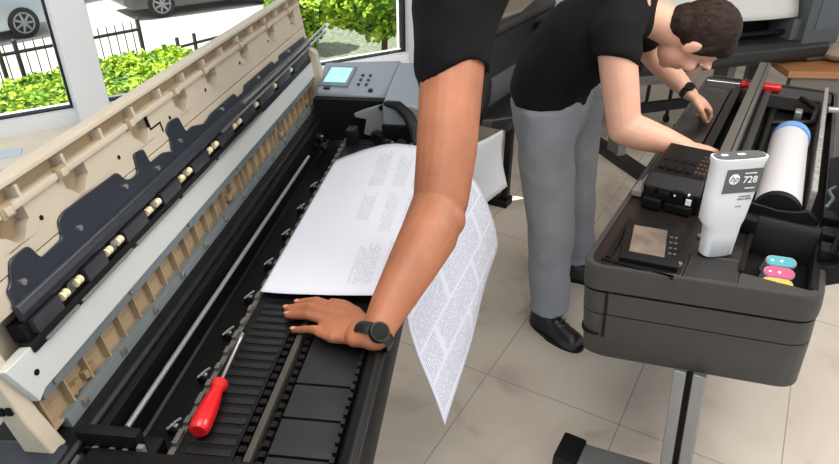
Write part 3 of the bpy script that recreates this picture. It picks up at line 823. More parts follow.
# hands
def hand(mb, w, d, up, sgn, curl, k=1.):
    d = V(d).normalized(); up = V(up); up = (up - d*up.dot(d)).normalized(); sd = d.cross(up)
    def q(a, b, c): return w + d*a*k + sd*b*k + up*c*k
    mb.tube([q(-.01, 0, 0), q(.03, 0, 0), q(.065, 0, .002), q(.088, 0, 0)], [(.027, .02), (.036, .017), (.041, .014), (.040, .011)], 16, up=tuple(up), round_=True)
    for i, (b, L_) in enumerate(((-.030, .07), (-.010, .078), (.011, .073), (.030, .058))):
        a0 = .085; pts = [q(.06, b*.9, 0), q(a0, b, 0)]
        ang = 0.; p = V((a0, 0)); 
        for s_ in (.45, .32, .25):
            ang += curl; p = p + V((math.cos(ang), -math.sin(ang)))*L_*s_; pts.append(q(p.x, b*1.02, p.y))
        finger(mb, pts, .0098, .0072, 10)
    finger(mb, [q(.015, sgn*.022, -.004), q(.042, sgn*.046, -.012), q(.068, sgn*.050, -.024), q(.088, sgn*.044, -.034)], .0135, .0088, 10)
hand(mb, fwr, V((.085, .02, -.055)), V((.2, -.2, .95)), 1, .62, 1.1)
hand(mb, nwr, V((.17, -.08, -.03)), V((0, -.2, .95)), -1, .35)
body = link(fused(mb, .0055, 4), 'body', SKIN_B, PB, sharp=3)
# eyes
for s in (-1, 1):
    mb = MB(); mb.ell(hp(s*.031, .069, .016), (.009, .009, .009), HR, 12, 8); e = mb.build('eye', mat('eye_white', rgb(225, 220, 215), .2), body)
    mb = MB(); mb.ell(hp(s*.031, .0775, .015), (.005, .003, .005), HR, 10, 6); mb.build('iris', mat('brown_iris', rgb(50, 34, 24), .2), e)
# hair
mb = MB(); mb.ell(hp(0, -.026, .030), (.082, .098, .103), HR, 26, 18); mb.ell(hp(0, -.060, -.020), (.068, .055, .07), HR, 18, 12); mb.ell(hp(0, .022, .072), (.062, .05, .045), HR, 16, 10)
for s in (-1, 1): mb.ell(hp(s*.071, .004, .018), (.010, .016, .035), HR, 12, 8)
link(fused(mb, .0045, 3, .0014, 60), 'hair', HAIR, PB, sharp=3)
# t-shirt
mb = MB()
mb.tube([S0 + V((-.005, .005, .052)), S1 + V((-.01, 0, .0)), S1.lerp(S2, .5), S2, S3, S3.lerp(nk, .35)], [(.178, .142), (.178, .140), (.184, .142), (.186, .14), (.168, .115), (.10, .085)], 28, up=(.865, -.5, .3), round_=True)
mb.tube([S3 + V((-.03, -.05, 0)), nsh, nsh.lerp(nel, .20), nsh.lerp(nel, .30) + V((-.01, 0, .012))], [.10, .080, .076, .074], 20, round_=False)
mb.tube([S3 + V((.03, .05, 0)), fsh, fsh.lerp(fel, .62)], [.10, .083, .078], 20, round_=False)
link(fused(mb, .008, 4, .006, 9, (1.2, .6, 1.2)), 't_shirt', TEE_B, PB, sharp=3)
# trousers
mb = MB()
mb.tube([S0 + V((-.005, .005, .10)), S0, S0 + V((.0, 0, -.07))], [(.168, .130), (.175, .138), (.165, .125)], 24, up=(.865, -.5, 0), round_=True)
for a, b, c in ((nhip, nkn, nan), (fhip, fkn, fan)):
    mb.tube([a + V((.01, 0, .02)), a.lerp(b, .4), b, b.lerp(c, .5), c + V((0, 0, .05)), c + V((0, 0, .012))], [.105, .102, .090, .082, .078, .079], 22, up=(.865, -.5, 0), round_=False)
link(fused(mb, .008, 4, .0065, 11, (1, 1, .9)), 'trousers', TROUSER, PB, sharp=3)
mb = MB(); mb.ring(S0 + V((-.005, .005, .085)), (0, 0, 1), .0, .001) if False else None
mb = MB()
pk = nhip + V((.02, -.1, -.02))
# shoes
for an, d in ((nan, V((.62, -.78, 0))), (fan, V((.97, -.22, 0)))):
    d.normalize(); sd = V((-d.y, d.x, 0)); h0 = V((an.x, an.y, 0)) - d*.07
    def q(a, b, z): return h0 + d*a + sd*b + V((0, 0, z))
    mb = MB()
    for (a, w_, zt) in (): pass
    prof = [(.0, .030, .095), (.02, .040, .120), (.06, .044, .132), (.095, .046, .118), (.13, .050, .090), (.17, .053, .072), (.21, .052, .066), (.235, .046, .058), (.248, .032, .044)]
    rings = []
    for a, w_, zt in prof:
        ring = []
        for i in range(16):
            t = 2*PI*i/16; x = math.cos(t); y = math.sin(t)
            ring.append(q(a, w_*x*(1 if y < 0 else 1-.25*y), .016 + (zt-.016)*max(0, y)**.8 if y > 0 else .016))
        rings.append(ring)
    mb.loft(rings); shoe = mb.build('shoe', LEATHER, PB, sharp=1.2)
    mb = MB(); out = []
    for i in range(28):
        t = 2*PI*i/28; a = .124+.134*math.cos(t); out.append((a, (.050 + .007*(a > .1))*math.copysign(abs(math.sin(t))**.8, math.sin(t))))
    mb.loft([[q(a, b, 0) for a, b in out], [q(a, b, .020) for a, b in out]]); mb.build('sole', BLACK, shoe)
    mb = MB()
    for i in range(5):
        a = .092+.017*i; z = .122-.0115*i
        mb.tube([q(a, -.024, z-.008), q(a+.006, 0, z+.006), q(a, .024, z-.008)], .003, 6)
    mb.build('laces', mat('grey_lace', rgb(60, 62, 66), .8), shoe)
# his watch
ax = (fwr-fel).normalized()
mb = MB(); mb.ring(fwr + ax*(-.015), ax, .032, (.004, .012), 30, 8, up=(0, 0, 1), sx=.86); wt = mb.build('wristwatch', WATCH, PB)
sd = ax.cross(V((0, 0, 1))).normalized(); up = sd.cross(ax)
c0 = fwr + ax*(-.015); nv = (up*.9 + sd*.44).normalized()
mb = MB(); mb.tube([c0 + nv*.024, c0 + nv*.036], [.017, .016], 20); mb.build('watch_face', GLASSBLK, wt)

# ------------------------------------------------------------------ plotter on a stand
P2 = thing('plotter', 'charcoal plotter on an aluminium stand, open on top, white bottle standing on it', 'printer', F2, (-.07, 2.2, 0))
def plan2(z, grow=0., near=0.):
    """Outline of the case at height z (rounded corners, oblique near end, slight undercut)."""
    k = (.85-z)/.33
    w0, w1 = -.326+.006*k-grow, .187+.028*k+grow
    n0, n1 = 1.335+.075*k-grow+near, 1.462+.075*k-grow+near
    f = 3.16+grow
    return arcpts([(w0, n0), (w1, n1), (w1, f), (w0, f)], .055, 6)
def layer(z0, z1, g0=0., g1_=0.):
    return [[(x, y, z0) for x, y in plan2(z0, g0)], [(x, y, z1) for x, y in plan2(z1, g1_)]]
mb = MB(); mb.loft([[(x, y, .512) for x, y in plan2(.512, -.02)], [(x, y, .53) for x, y in plan2(.53, -.004)], [(x, y, .688) for x, y in plan2(.688)]]); mb.build('lower_case', CHAR, P2)
mb = MB(); mb.loft(layer(.686, .693, -.003, -.003)); mb.build('case_seam', BLACK2, P2)
mb = MB(); mb.loft(layer(.6915, .765)); mc = mb.build('middle_case', CHAR, P2)
mb = MB(); mb.loft(layer(.764, .775, -.005, -.005)); mb.build('cover_gap', BLACK2, P2)
# top frame, hollow: made of its sides
out = plan2(.82)
def topwall(name, m, pts, z0, z1, bev=.004):
    mb = MB(); mb.prism(pts, z0, z1); return mb.build(name, m, P2, bevel=bev)
# deck at the near end, around the cartridge bay
mb = MB()
o0, o1 = plan2(.774, .002), plan2(.85, -.002)
ni = 7  # points per corner
band = [o for o in (o0, o1)]
# outer skirt of the frame, as a thin-walled ring
inn0 = plan2(.774, -.012); inn1 = plan2(.85, -.014)
n = len(o0)
R_ = [[mb.v((x, y, z)) for x, y in p] for p, z in ((inn0, .774), (o0, .774), (o0, .80), (plan2(.842, .002), .842), (o1, .85), (inn1, .85))]
for a, b in zip(R_, R_[1:] + R_[:1]):
    for i in range(n):
        j = (i+1) % n; mb.bm.faces.new((a[i], a[j], b[j], b[i]))
mb.build('top_frame', CHAR, P2)
def deck(pts, m=CHAR, z0=.80, z1=.846, name='near_deck', bev=.003): return topwall(name, m, pts, z0, z1, bev)
deck([(-.316, 1.385), (-.285, 1.362), (-.105, 1.41), (-.105, 1.52), (.012, 1.55), (.012, 1.80), (-.316, 1.80)], BROWNBLK)
deck([(-.105, 1.41), (.012, 1.437), (.012, 1.55), (-.105, 1.52)], mat('deck_dark', rgb(38, 36, 35), .45), name='deck_lip')
deck([(.012, 1.432), (.17, 1.473), (.17, 1.497), (.012, 1.497)], name='bay_front')
mb = MB(); mb.box(.006, .018, 1.497, 1.75, .70, .852, .002); mb.build('bay_wall', BLACK2, P2)
mb = MB(); mb.box(.160, .175, 1.497, 1.85, .70, .852, .002); mb.build('bay_wall', BLACK2, P2)
mb = MB(); mb.prism([(1.735, .70), (1.765, .70), (1.765, .880), (1.752, .880), (1.735, .858)], -.02, .175, 'x'); mb.build('bay_back', BLACK, P2)
mb = MB(); mb.prism([(-.022, .80), (.15, .80), (.15, .895), (.125, .915), (.095, .905), (.056, .900), (.02, .905), (-.01, .905), (-.022, .89)], 1.764, 1.777, 'y'); mb.build('roll_holder', BLACK, P2, bevel=.002)
mb = MB(); mb.box(-.022, .02, 1.70, 1.74, .85, .888, .005); mb.build('holder_latch', BLACK, P2)
mb = MB(); mb.box(.012, .17, 1.497, 1.74, .69, .70); mb.build('bay_floor', BLACK2, P2)
# left ledge and rails
deck([(-.316, 1.80), (-.205, 1.80), (-.205, 3.0), (-.316, 3.0)], BROWNBLK, .80, .848, 'left_ledge')
mb = MB(); mb.box(-.205, .165, 1.84, 3.0, .70, .712); mb.build('trough_floor', BLACK2, P2)
deck([(-.316, 3.0), (.165, 3.0), (.165, 3.13), (-.316, 3.13)], CHAR2, .79, .846, 'far_deck')
mb = MB(); mb.box(-.198, -.168, 1.95, 3.0, .80, .862, .003); mb.build('guide_rail', BLACK, P2)
mb = MB(); mb.box(-.135, -.115, 1.95, 2.98, .80, .855, .003); mb.build('belt_rail', BARMET, P2)
mb = MB(); mb.cyl((-.085, 1.9, .83), (-.085, 3.0, .83), .02, 14); mb.build('feed_roller', BLACK, P2)
for q in (-.03, .125):
    mb = MB(); mb.cyl((q, 1.9, .78), (q, 3.0, .78), .018, 14); mb.build('feed_roller', BLACK, P2)
# big extrusion bar across the top
mb = MB(); mb.box(-.128, -.086, 1.92, 3.09, .905, .950, .003); bar = mb.build('crossbar', BARMET, P2)
mb = MB(); mb.box(-.100, -.097, 1.93, 3.08, .9485, .9515); mb.build('bar_groove', BLACK2, bar)
mb = MB(); mb.box(-.120, -.094, 1.915, 1.95, .80, .906); mb.box(-.120, -.094, 3.03, 3.08, .80, .906); mb.build('bar_bracket', BLACK, bar)
mb = MB(); mb.box(-.080, -.055, 1.92, 3.0, .83, .862, .003); mb.build('paper_guide', CHAR2, P2)
# worn metal edge and raised side cover
mb = MB(); mb.box(.128, .142, 1.93, 3.0, .80, .905, .002); mb.build('metal_edge', WORN, P2)
mb = MB(); mb.prism([(.185, .80), (.235, .83), (.262, .89), (.258, .955), (.235, .975), (.215, .96), (.222, .90), (.20, .865), (.175, .855)], 1.60, 2.35, 'y'); cv = mb.build('side_cover', BLACK, P2, bevel=.004)
for y in (1.63, 1.72, 1.82):
    mb = MB(); mb.box(.165, .215, y, y+.05, .845, .885, .006); mb.build('hinge', BLACK, P2)
mb = MB(); mb.tube([(.19, 1.62, .88), (.20, 1.7, .90), (.215, 1.8, .885), (.2, 1.9, .9)], .008, 8); mb.build('hose', BLACK, P2)
mb = MB(); mb.tube([(.17, 1.9, .875), (.185, 1.95, .885), (.172, 2.0, .885), (.19, 2.05, .88)], .005, 6); mb.build('cable', mat('blue_grey_cable', rgb(90, 104, 112), .5), P2)
mb = MB(); mb.tube([(.145, 2.72, .90), (.21, 2.74, .90)], .012, 12); mb.ell((.215, 2.742, .90), (.017, .017, .017), nu=12, nv=8); mb.build('release_lever', ALU, P2)
mb = MB(); mb.box(.045, .07, 2.66, 2.72, .84, .89, .006); mb.build('latch', CHROME, P2)
mb = MB(); mb.tube([(-.02, 2.62, .85), (.04, 2.62, .86), (.11, 2.66, .86), (.12, 2.85, .86), (.06, 2.97, .855)], .012, 10); mb.build('curved_tray', BLACK, P2)
# control panel on the deck
PM = Matrix.Translation((-.198, 1.495, .868)) @ Matrix.Rotation(math.radians(9), 4, 'Z') @ Matrix.Rotation(math.radians(5), 4, 'X')
mb = MB(PM); mb.box(-.068, .068, -.088, .085, -.016, .0, .005); cp = mb.build('control_panel', BLACK, P2)
mb = MB(PM); mb.box(-.048, .034, -.058, .062, -.004, .0012, .0005); mb.build('screen', mat('brown_reflection_screen', rgb(120, 106, 96), .12, var=.35, vscale=18), cp)  # mottled brown is a reflection painted into the screen colour
mb = MB(PM)
for i in range(4):
    for j in range(2): mb.box(.042+.011*j, .049+.011*j, -.04+.024*i, -.034+.024*i, -.002, .001)
mb.build('key', mat('pale_key_marks', rgb(92, 90, 88), .5), cp)
mb = MB(); mb.box(-.285, -.272, 1.40, 1.62, .842, .851); mb.box(-.29, -.12, 1.385, 1.395, .842, .850); mb.build('panel_recess', BLACK2, P2)
mb = MB()
for x, y in ((-.12, 1.455), (-.10, 1.62)): mb.cyl((x, y, .845), (x, y, .853), .007, 12)
mb.build('screw', ALUD, P2)
# small door low on the left of the near end: its dark seams follow the case
def ribbon(mb, z0, z1, wmax, lmax):
    a = [(x, y, z0) for x, y in plan2(z0, .0015) if x < wmax and y < lmax]; b = [(x, y, z1) for x, y in plan2(z1, .0015) if x < wmax and y < lmax]
    c = [(x+.006, y+.012, z0) for x, y, z in a]; e = [(x+.006, y+.012, z1) for x, y, z in b]
    mb.loft([[a[i], b[i], e[i], c[i]] for i in range(min(len(a), len(b)))])
mb = MB(); ribbon(mb, .606, .613, -.262, 1.46); mb.build('door_seam', BLACK2, P2)
o6, o7 = plan2(.61, .0015), plan2(.772, .0015)
def edge_l(out, w):
    best = min(y for x, y in out)
    pts = sorted([p for p in out if p[1] < 1.9]); 
    for p, q in zip(pts, pts[1:]):
        if p[0] <= w <= q[0] and q[0]-p[0] > .1: return p[1] + (q[1]-p[1])*(w-p[0])/(q[0]-p[0])
    return best
w_ = -.262; la, lb_ = edge_l(o6, w_), edge_l(o7, w_)
mb = MB(); mb.loft([[(w_, la-.001, .606), (w_+.007, la+.0005, .606), (w_+.007, la+.02, .606), (w_, la+.02, .606)], [(w_, lb_-.001, .77), (w_+.007, lb_+.0005, .77), (w_+.007, lb_+.02, .77), (w_, lb_+.02, .77)]]); mb.build('door_seam', BLACK2, P2)
# print head carriage
CM = Matrix.Translation((-.205, 1.89, .85)) @ Matrix.Rotation(math.radians(-3), 4, 'Z')
mb = MB(CM); mb.loft([[(-.065, -.15, .0), (.085, -.15, .0), (.085, .09, .0), (-.065, .09, .0)], [(-.07, -.158, .055), (.085, -.158, .055), (.085, .09, .07), (-.07, .09, .07)], [(-.065, -.125, .088), (.08, -.125, .088), (.08, .085, .10), (-.065, .085, .10)]])
cg = mb.build('carriage', BLACK, P2, bevel=.004)
mb = MB(CM)
for i in range(3):
    for j in range(4): mb.box(-.052+.024*j, -.034+.024*j, -.10+.06*i, -.066+.06*i, .080, .095, .001)
mb.build('carriage_slots', BLACK2, cg)
mb = MB(CM)
for i in range(6):
    for j in range(3): mb.box(.045+.011*j, .052+.011*j, -.10+.030*i, -.087+.030*i, .080, .098, .001)
mb.build('copper_contacts', mat('copper_brown', rgb(84, 62, 52), .45, .3), cg)
mb = MB(CM); mb.box(.050, .064, -.162, -.155, .026, .042); mb.build('white_tag', LABELW, cg)
mb = MB(CM)
for i in range(5): mb.box(-.082, -.074, -.12+.012*i, -.114+.012*i, .02, .05)
mb.box(-.105, -.075, -.13, -.05, .0, .018, .004); mb.build('terminal_strip', mat('terminal_grey', rgb(130, 128, 124), .5), cg)
mb = MB(CM); mb.ell((.088, .06, .07), (.008, .02, .02), nu=10, nv=8); mb.ell((.09, .02, .05), (.008, .015, .015), nu=10, nv=8); mb.build('amber_cap', mat('amber', rgb(176, 120, 60), .4), cg)
mb = MB(CM)
for a, b, z0, z1 in ((-.06, -.035, .03, .055), (-.025, .005, .028, .05), (.012, .04, .03, .06)): mb.box(a, b, -.166, -.15, z0, z1, .003)
mb.box(-.062, .042, -.163, -.15, .02, .035, .003); mb.build('front_connector', BLACK2, cg)
for a, b in ((.02, .048), (.055, .058)):
    mb = MB(CM); mb.tube([(a, -.167, b), (a, -.160, b)], .003, 8); mb.build('white_pin', LABELW, cg)
mb = MB(CM); mb.box(-.06, -.01, -.185, -.15, .0, .028, .004); mb.box(.0, .07, -.175, -.15, .0, .022, .004); mb.build('carriage_foot', BLACK2, cg)
# stand
FT = thing
def leaning(a, b, ya, yb, s=.034):
    return [[(a+s, ya+.02, .06), (b+s, ya+.02, .06), (b+s, yb+.02, .06), (a+s, yb+.02, .06)], [(a, ya, .53), (b, ya, .53), (b, yb, .53), (a, yb, .53)]]
mb = MB(); mb.loft(leaning(-.075, -.043, 1.462, 1.52)); post = mb.build('stand_post', ALU, P2, bevel=.003)
mb = MB(); mb.loft(leaning(-.027, .005, 1.468, 1.526)); mb.build('post_half', ALU, post, bevel=.003)
mb = MB(); mb.loft(leaning(-.044, -.026, 1.485, 1.51)); mb.build('post_channel', BLACK2, post)
ft_out = [(-.335, 1.405), (.27, 1.45), (.27, 1.545), (.05, 1.53), (.045, 1.535), (-.10, 1.53), (-.335, 1.50)]
mb = MB(); mb.prism([(-.315, 1.425), (.27, 1.50), (.27, 1.60), (-.315, 1.52)], .035, .085); foot = mb.build('stand_foot', ALUD, P2, bevel=.01)
mb = MB(); mb.box(-.345, -.27, 1.415, 1.532, .03, .094, .012); cap_ = mb.build('foot_cap', BLACK, foot)
mb = MB(); mb.prism([(-.31, 1.405), (.26, 1.48), (.26, 1.50), (-.31, 1.425)], .03, .06); mb.build('foot_edge', ALU, foot)
for x in (-.32, .24):
    mb = MB(); mb.cyl((x-.012, 1.50+.13*x, .022), (x+.012, 1.50+.13*x, .022), .022, 16); mb.build('caster', BLACK, foot)
mb = MB(); mb.box(-.075, .005, 2.90, 2.96, .06, .53, .004); mb.build('stand_post', ALU, P2)
mb = MB(); mb.box(-.335, .27, 2.88, 2.98, .0, .085, .01); mb.build('stand_foot', ALUD, P2)

# red screwdriver lying across the plotter
screwdriver('red-handled screwdriver lying under the crossbar of the open plotter', (-.025, 3.03, .866), (-.985, -.10, .0), F2, .155, .13, .019)

# ------------------------------------------------------------------ ink bottle
B = F2.world((-.053, 1.558, .847))
IB = thing('ink_bottle', 'tall white ink bottle with grey 728 label standing on the plotter deck', 'bottle', Frame(B.x, B.y, math.radians(9)), (0, 0, .847))
def bsec(z, xl, xr, t):
    out = []
    c_ = (xl+xr)/2; hw = (xr-xl)/2
    for i in range(28):
        a = 2*PI*i/28; cx_, sy_ = math.cos(a), math.sin(a)
        out.append((c_ + hw*math.copysign(abs(cx_)**.55, cx_), t*math.copysign(abs(sy_)**.6, sy_), .847+z))
    return out
mb = MB(); mb.loft([bsec(0, -.036, .030, .018), bsec(.004, -.042, .036, .021), bsec(.06, -.046, .040, .021), bsec(.082, -.050, .041, .021), bsec(.10, -.064, .046, .023), bsec(.16, -.066, .052, .023), bsec(.245, -.068, .059, .023), bsec(.252, -.071, .062, .025), bsec(.262, -.071, .062, .025)])
bt = mb.build('bottle_body', BOTTLE, IB, bevel=.0)
mb = MB(); mb.loft([bsec(.260, -.066, .057, .021), bsec(.2645, -.065, .056, .020)]); tp = mb.build('bottle_top', LABEL, IB)
mb = MB(); mb.box(-.05, -.035, -.004, .004, 1.1105, 1.113); mb.box(-.01, .008, -.004, .004, 1.1105, 1.113); mb.build('top_marks', LABELW, tp)
yb = -.0236
DZ = .014
mb = MB(); mb.prism([(-.042, .847+.178), (.047, .847+.178), (.049, .847+.238), (-.041, .847+.238)], yb-.0004, yb+.0012, 'y'); lb = mb.build('bottle_label', LABEL, IB)
FM = lambda x, z, s=0: Matrix.Translation((x, yb-.0008, .847+z)) @ Matrix.Rotation(PI/2, 4, 'X')
mb = MB(); mb.tube([(-.020, yb-.0012, .847+.214), (-.020, yb+.001, .847+.214)], .0130, 28); mb.build('logo_disc', LABELW, lb)
FM2 = lambda x, z: Matrix.Translation((x, yb-.0014, .847+z)) @ Matrix.Rotation(PI/2, 4, 'X')
link(text_mesh('hp', .0215, FM2(-.0205, .2145), shear=.28), 'logo_letters', LABEL, lb)
link(text_mesh('728', .024, FM2(.020, .2105), shear=.0, extrude=.0005), 'label_number', LABELW, lb)
mb = MB()
for i, (x0, x1, z) in enumerate(((.004, .03, .226), (.012, .036, .188))):
    x = x0
    while x < x1: mb.box(x, x+.0032, yb-.0009, yb, .847+z, .847+z+.0028); x += .0042
mb.build('fine_print', LABELW, lb)
mb = MB()
for (x0, x1, z) in ((.004, .034, .166), (.002, .034, .159), (.002, .016, .140)):
    x = x0
    while x < x1: mb.box(x, x+random.uniform(.002, .004), yb-.0006, yb+.002, .847+z, .847+z+.0032); x += .005
mb.build('small_print', INKTXT, IB)

# ------------------------------------------------------------------ paper roll in the plotter
RB = (.052, 2.05, .86)
PR = thing('paper_roll', 'white paper roll with a blue end cap lying in the plotter', 'roll', F2, RB)
mb = MB(); mb.tube([(.056, 1.80, .880), (.048, 2.36, .880)], [.0575, .0555], 36); mb.build('paper', ROLL, PR)
mb = MB(); mb.tube([(.050, 2.36, .884), (.050, 2.40, .884), (.050, 2.415, .884)], [.057, .057, .048], 36); mb.build('end_cap', BLUE, PR)
mb = MB(); mb.tube([(.057, 1.780, .880), (.0565, 1.802, .880)], [.058, .0605], 32); hb = mb.build('hub', BLACK, PR)
mb = MB(); mb.cyl((.057, 1.7775, .880), (.057, 1.785, .880), .02, 16); mb.build('spindle', BLACK, hb)

# ------------------------------------------------------------------ ink cartridges in the bay
def cart(label, m, w, l, z):
    r = thing('ink_cartridge', label, 'cartridge', F2, (w, l, z-.1), 'ink cartridges in the open bay')
    M = Matrix.Translation((w, l, z)) @ Matrix.Rotation(math.radians(14), 4, 'Z') @ Matrix.Rotation(math.radians(32), 4, 'X')
    def rt(hw, hh):
        out = []
        for s in (1, -1):
            for i in range(9):
                a = -PI/2 + PI*i/8
                out.append((s*(hw-hh) + s*hh*math.cos(a), s*hh*math.sin(a)))
        return out
    mb = MB(M); mb.prism(rt(.036, .0155), -.075, 0); mb.build('cartridge_body', CARTR, r, bevel=.002)
    mb = MB(M); mb.prism(rt(.0335, .013), -.002, .0015); f = mb.build('coloured_end', m, r)
    mb = MB(M); mb.tube([(0, 0, .001), (0, 0, .0024)], .0035, 12); mb.box(-.024, -.018, -.002, .002, .001, .0022); mb.build('white_mark', LABELW, f)
cart('cyan ink cartridge in the open bay, behind the magenta one', CYAN, .095, 1.642, .822)
cart('magenta ink cartridge between the cyan and the yellow one', MAGENTA, .096, 1.600, .813)
cart('yellow ink cartridge lowest in the bay, below the magenta one', YELLOW, .097, 1.560, .805)

# ------------------------------------------------------------------ machines further back
Q = thing('plotter', 'dark plotter with a wide output tray standing behind the two people', 'printer', F2, (-1.45, 3.5, 0))
mb = MB(); mb.loft([[(-1.66, l, .50), (-1.36, l, .46), (-1.33, l, .60), (-1.33, l, .80), (-1.37, l, .90), (-1.66, l, .90)] for l in (2.98, 4.6)]); mb.build('case', mat('machine_black_far', rgb(27, 27, 28), .5), Q, bevel=.012)
mb = MB(); mb.loft([[(-1.66, l, .90), (-1.36, l, .90), (-1.335, l, .93), (-1.34, l, .955), (-1.66, l, .96)] for l in (2.98, 3.95)]); tr = mb.build('top_cover', CHAR2, Q, bevel=.008)
mb = MB(); mb.prism([(-1.62, 3.0), (-1.42, 3.05), (-1.38, 3.5), (-1.44, 3.86), (-1.62, 3.7)], .955, .972); mb.build('tray', mat('grey_beige_tray', rgb(150, 138, 122), .5), tr, bevel=.003)
mb = MB(); mb.prism([(-1.335, .56), (-1.32, .58), (-1.32, .70), (-1.335, .72)], 3.02, 3.5, 'y'); mb.build('front_flap', GREYC, Q)
for l in (3.62, 3.75):
    mb = MB(); mb.box(-1.34, -1.31, l, l+.05, .82, .88, .008); mb.build('latch', BLACK, Q)
mb = MB(); mb.box(-1.235, -1.20, 3.035, 3.075, .04, .48); mb.build('stand_post', BLACK, Q)
mb = MB(); mb.box(-1.60, -1.19, 3.01, 3.10, 0, .045, .006)
mb.build('stand_foot', BLACK, Q)
mb = MB(); mb.box(-1.40, -1.20, 2.99, 3.6, .462, .50, .004); mb.build('front_lip', DARKB, Q)
mb = MB(); mb.box(-1.52, -1.46, 4.3, 4.36, .04, .5); mb.build('stand_post', BLACK, Q)
mb = MB(); mb.box(-1.75, -1.2, 4.29, 4.37, 0, .045, .006); mb.build('stand_foot', BLACK, Q)
mb = MB()
P = []
for i in range(13):
    a = i/12; row = []
    for j in range(13):
        b = j/12
        row.append((-1.32 + .09*a + .03*b*b + .012*math.sin(a*3+b*4), 2.74 + .27*a, (.44+.03*a)*(1-b) + (.02+.12*a)*b))
    P.append(row)
mb.grid(P); tag(mb.build('blank_sheet', PAPERW, fr=F2, base=(-1.27, 2.9, .3), solid=.0008, sharp=3), 'blank white sheet hanging off the front of the dark plotter beside its stand', 'paper')
mb = MB(Matrix.Translation((.93, 4.42, .962)) @ Matrix.Rotation(math.radians(20), 4, 'Z')); mb.box(-.30, .28, -.22, .22, -.06, .06, .004)
tag(mb.build('paper_box', mat('pale_grey_card', rgb(188, 188, 186), .7), base=(.93, 4.42, .90)), 'pale grey box lying behind the bent back of the man', 'box')

# plotter behind the man's head
F3 = Frame(1.90, 3.95, math.radians(18))
T = thing('plotter', 'dark grey plotter with a white sheet in it behind the bent head of the man', 'printer', F3, (0, 0, 0))
mb = MB(); mb.loft([[(x, -.05, .60), (x, -.11, .64), (x, -.12, .70), (x, -.08, .735), (x, .42, .735), (x, .42, .60)] for x in (-.72, .62)]); mb.build('case', DARKB, T, bevel=.01)
mb = MB(); mb.box(-.70, .40, .12, .42, .73, 1.12, .01); mb.build('back_case', BLACK2, T)
mb = MB(); mb.box(.40, .68, -.10, .42, .70, 1.14, .02); tw = mb.build('end_tower', GREYC, T)
mb = MB(); mb.box(.47, .64, -.105, -.098, .80, 1.1, .004); mb.build('tower_door', mat('slate_door', rgb(88, 93, 98), .5), tw)
mb = MB(); mb.box(.34, .41, -.06, .2, .73, .86, .01); mb.build('side_cheek', GREYC, T)
mb = MB(); mb.cyl((-.70, .0, .775), (.36, .0, .775), .016, 12); mb.build('feed_roller', BLACK2, T)
mb = MB(); mb.box(.50, .66, -.085, .3, .60, .70, .02); mb.build('lower_bracket', mat('olive_grey', rgb(84, 86, 78), .6), T)
for x in (-.62, .10):
    mb = MB(); mb.box(x-.03, x+.03, .08, .20, .05, .61); mb.build('stand_post', mat('post_grey', rgb(120, 120, 114), .5), T)
    mb = MB(); mb.box(x-.05, x+.05, -.2, .45, .0, .05, .006); mb.build('stand_foot', DARKB, T)
mb = MB(); mb.box(-.60, .2, .12, .16, .3, .36); mb.build('stand_brace', BLACK, T)
mb = MB()
mb.grid([[(-.66 + 1.04*i/10, -.045 + .12*(j/8)**1.3 - .01*math.sin(i), .868 + .30*j/8) for j in range(9)] for i in range(11)])
tag(mb.build('output_sheet', mat('warm_white_sheet', rgb(214, 212, 206), .8), fr=F3, base=(0, 0, .9), solid=.001, sharp=3), 'white sheet standing in the dark grey plotter above the bent head', 'paper')

# wooden table at the side
W_ = Frame(2.85, 4.12, math.radians(-4))
tb = thing('wooden_table', 'low table with an orange-brown wooden top beside the dark grey plotter', 'table', W_, (0, 0, 0))
mb = MB(); mb.box(-.62, .9, -.32, .45, .55, .59, .004); mb.build('tabletop', WOOD, tb)
mb = MB(); mb.box(-.58, .86, -.29, -.26, .04, .55); mb.build('front_panel', mat('greige_board', rgb(118, 110, 102), .7), tb)
for x in (-.54, .82):
    for y in (-.25, .38):
        mb = MB(); mb.box(x-.03, x+.03, y-.03, y+.03, 0, .551); mb.build('leg', ALUD, tb)
mb = MB(); mb.ell((-.15, -.05, .643), (.2, .14, .055), nu=18, nv=10)
for v in mb.bm.verts: v.co += (v.co - Vector((-.15, -.05, .643)))*.25*noise.noise(v.co*11)
tag(mb.build('cloth_bundle', mat('pale_brown_cloth', rgb(168, 150, 134), .9), fr=W_, base=(-.15, -.05, .59)), 'crumpled pale brown cloth lying on the wooden table', 'cloth')
# small trolley seen under the arm of the man
TR = thing('trolley', 'small light metal trolley standing on the floor beyond the bent man', 'trolley', Frame(1.62, 4.68, .2), (0, 0, 0))
mb = MB(); mb.box(-.3, .2, -.18, .18, .30, .335, .008); mb.build('shelf', mat('pale_trolley', rgb(182, 178, 172), .5), TR)
for x in (-.27, .17):
    for y in (-.15, .15):
        mb = MB(); mb.cyl((x, y, .04), (x, y, .30), .014, 8); mb.build('leg', DARKB, TR)
        mb = MB(); mb.cyl((x-.01, y, .03), (x+.01, y, .03), .03, 12); mb.build('caster', BLACK, TR)

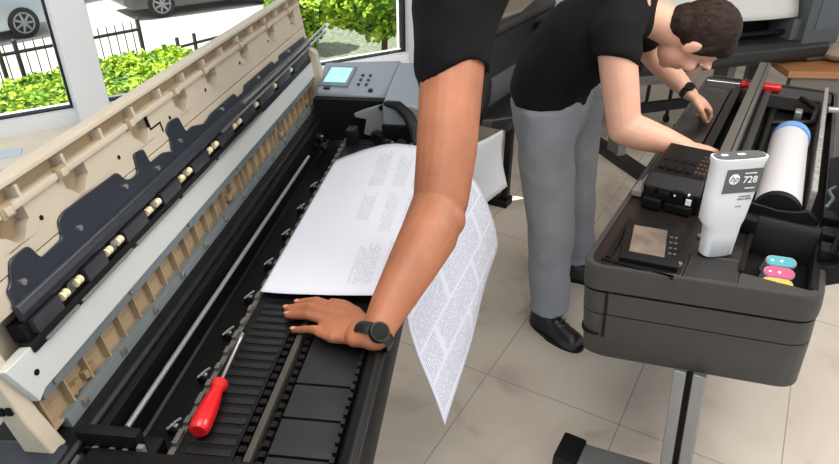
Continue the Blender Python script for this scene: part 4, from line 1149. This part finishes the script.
# ------------------------------------------------------------------ ceiling lamps, an added fill lamp, sun, sky
def lamp(label, x, y, sx, sy, power, col=(1, .955, .90)):
    r = thing('ceiling_lamp', label, 'lamp', WORLD, (x, y, 2.72), 'flat ceiling lamps')
    mb = MB(); mb.box(x-sx/2-.03, x+sx/2+.03, y-sy/2-.03, y+sy/2+.03, 2.745, 2.8, .005); mb.build('lamp_tray', WHITE, r)
    li = bpy.data.lights.new('lamp_light', 'AREA'); li.shape = 'RECTANGLE'; li.size = sx; li.size_y = sy; li.energy = power; li.color = col
    o = bpy.data.objects.new('lamp_light', li); COL.objects.link(o); o.parent = r; o.location = (0, 0, 0)
lamp('flat white ceiling lamp above the black printer by the window', -.2, .3, 1.2, 1.2, 30)
lamp('flat white ceiling lamp above the plotter on its stand', 2.1, 1.2, 1.4, 1.4, 54)
lamp('added unseen fill lamp above the bent man in the black t-shirt', .9, 1.3, 1.5, 1.5, 24)  # fill light added to brighten the floor, no known lamp hangs here
lamp('flat white ceiling lamp above the floor behind the bending man', 2.8, 5.2, 1.4, 1.4, 7)
sun = bpy.data.lights.new('sun', 'SUN'); sun.energy = 9; sun.angle = .01; sun.color = (1, .96, .88)
so = bpy.data.objects.new('sun', sun); COL.objects.link(so)
d = Vector((-.72, -.30, 1.45)).normalized()
so.rotation_euler = d.to_track_quat('Z', 'Y').to_euler(); so.location = (-6, 6, 8)
w = bpy.data.worlds.new('sky'); SC.world = w; w.use_nodes = True
bg = w.node_tree.nodes['Background']
bg.inputs['Color'].default_value = (.80, .90, 1.0, 1); bg.inputs['Strength'].default_value = 1.2

# ------------------------------------------------------------------ camera
cam = bpy.data.cameras.new('camera'); co = bpy.data.objects.new('camera', cam); COL.objects.link(co)
co.location = (0, 0, 1.7); co.rotation_euler = (math.radians(60), 0, 0)
cam.sensor_width = 36; cam.lens = 36*650/839; cam.clip_start = .02
SC.camera = co
SC.view_settings.view_transform = 'Standard'; SC.view_settings.look = 'None'
SC.view_settings.exposure = 0; SC.view_settings.gamma = 1
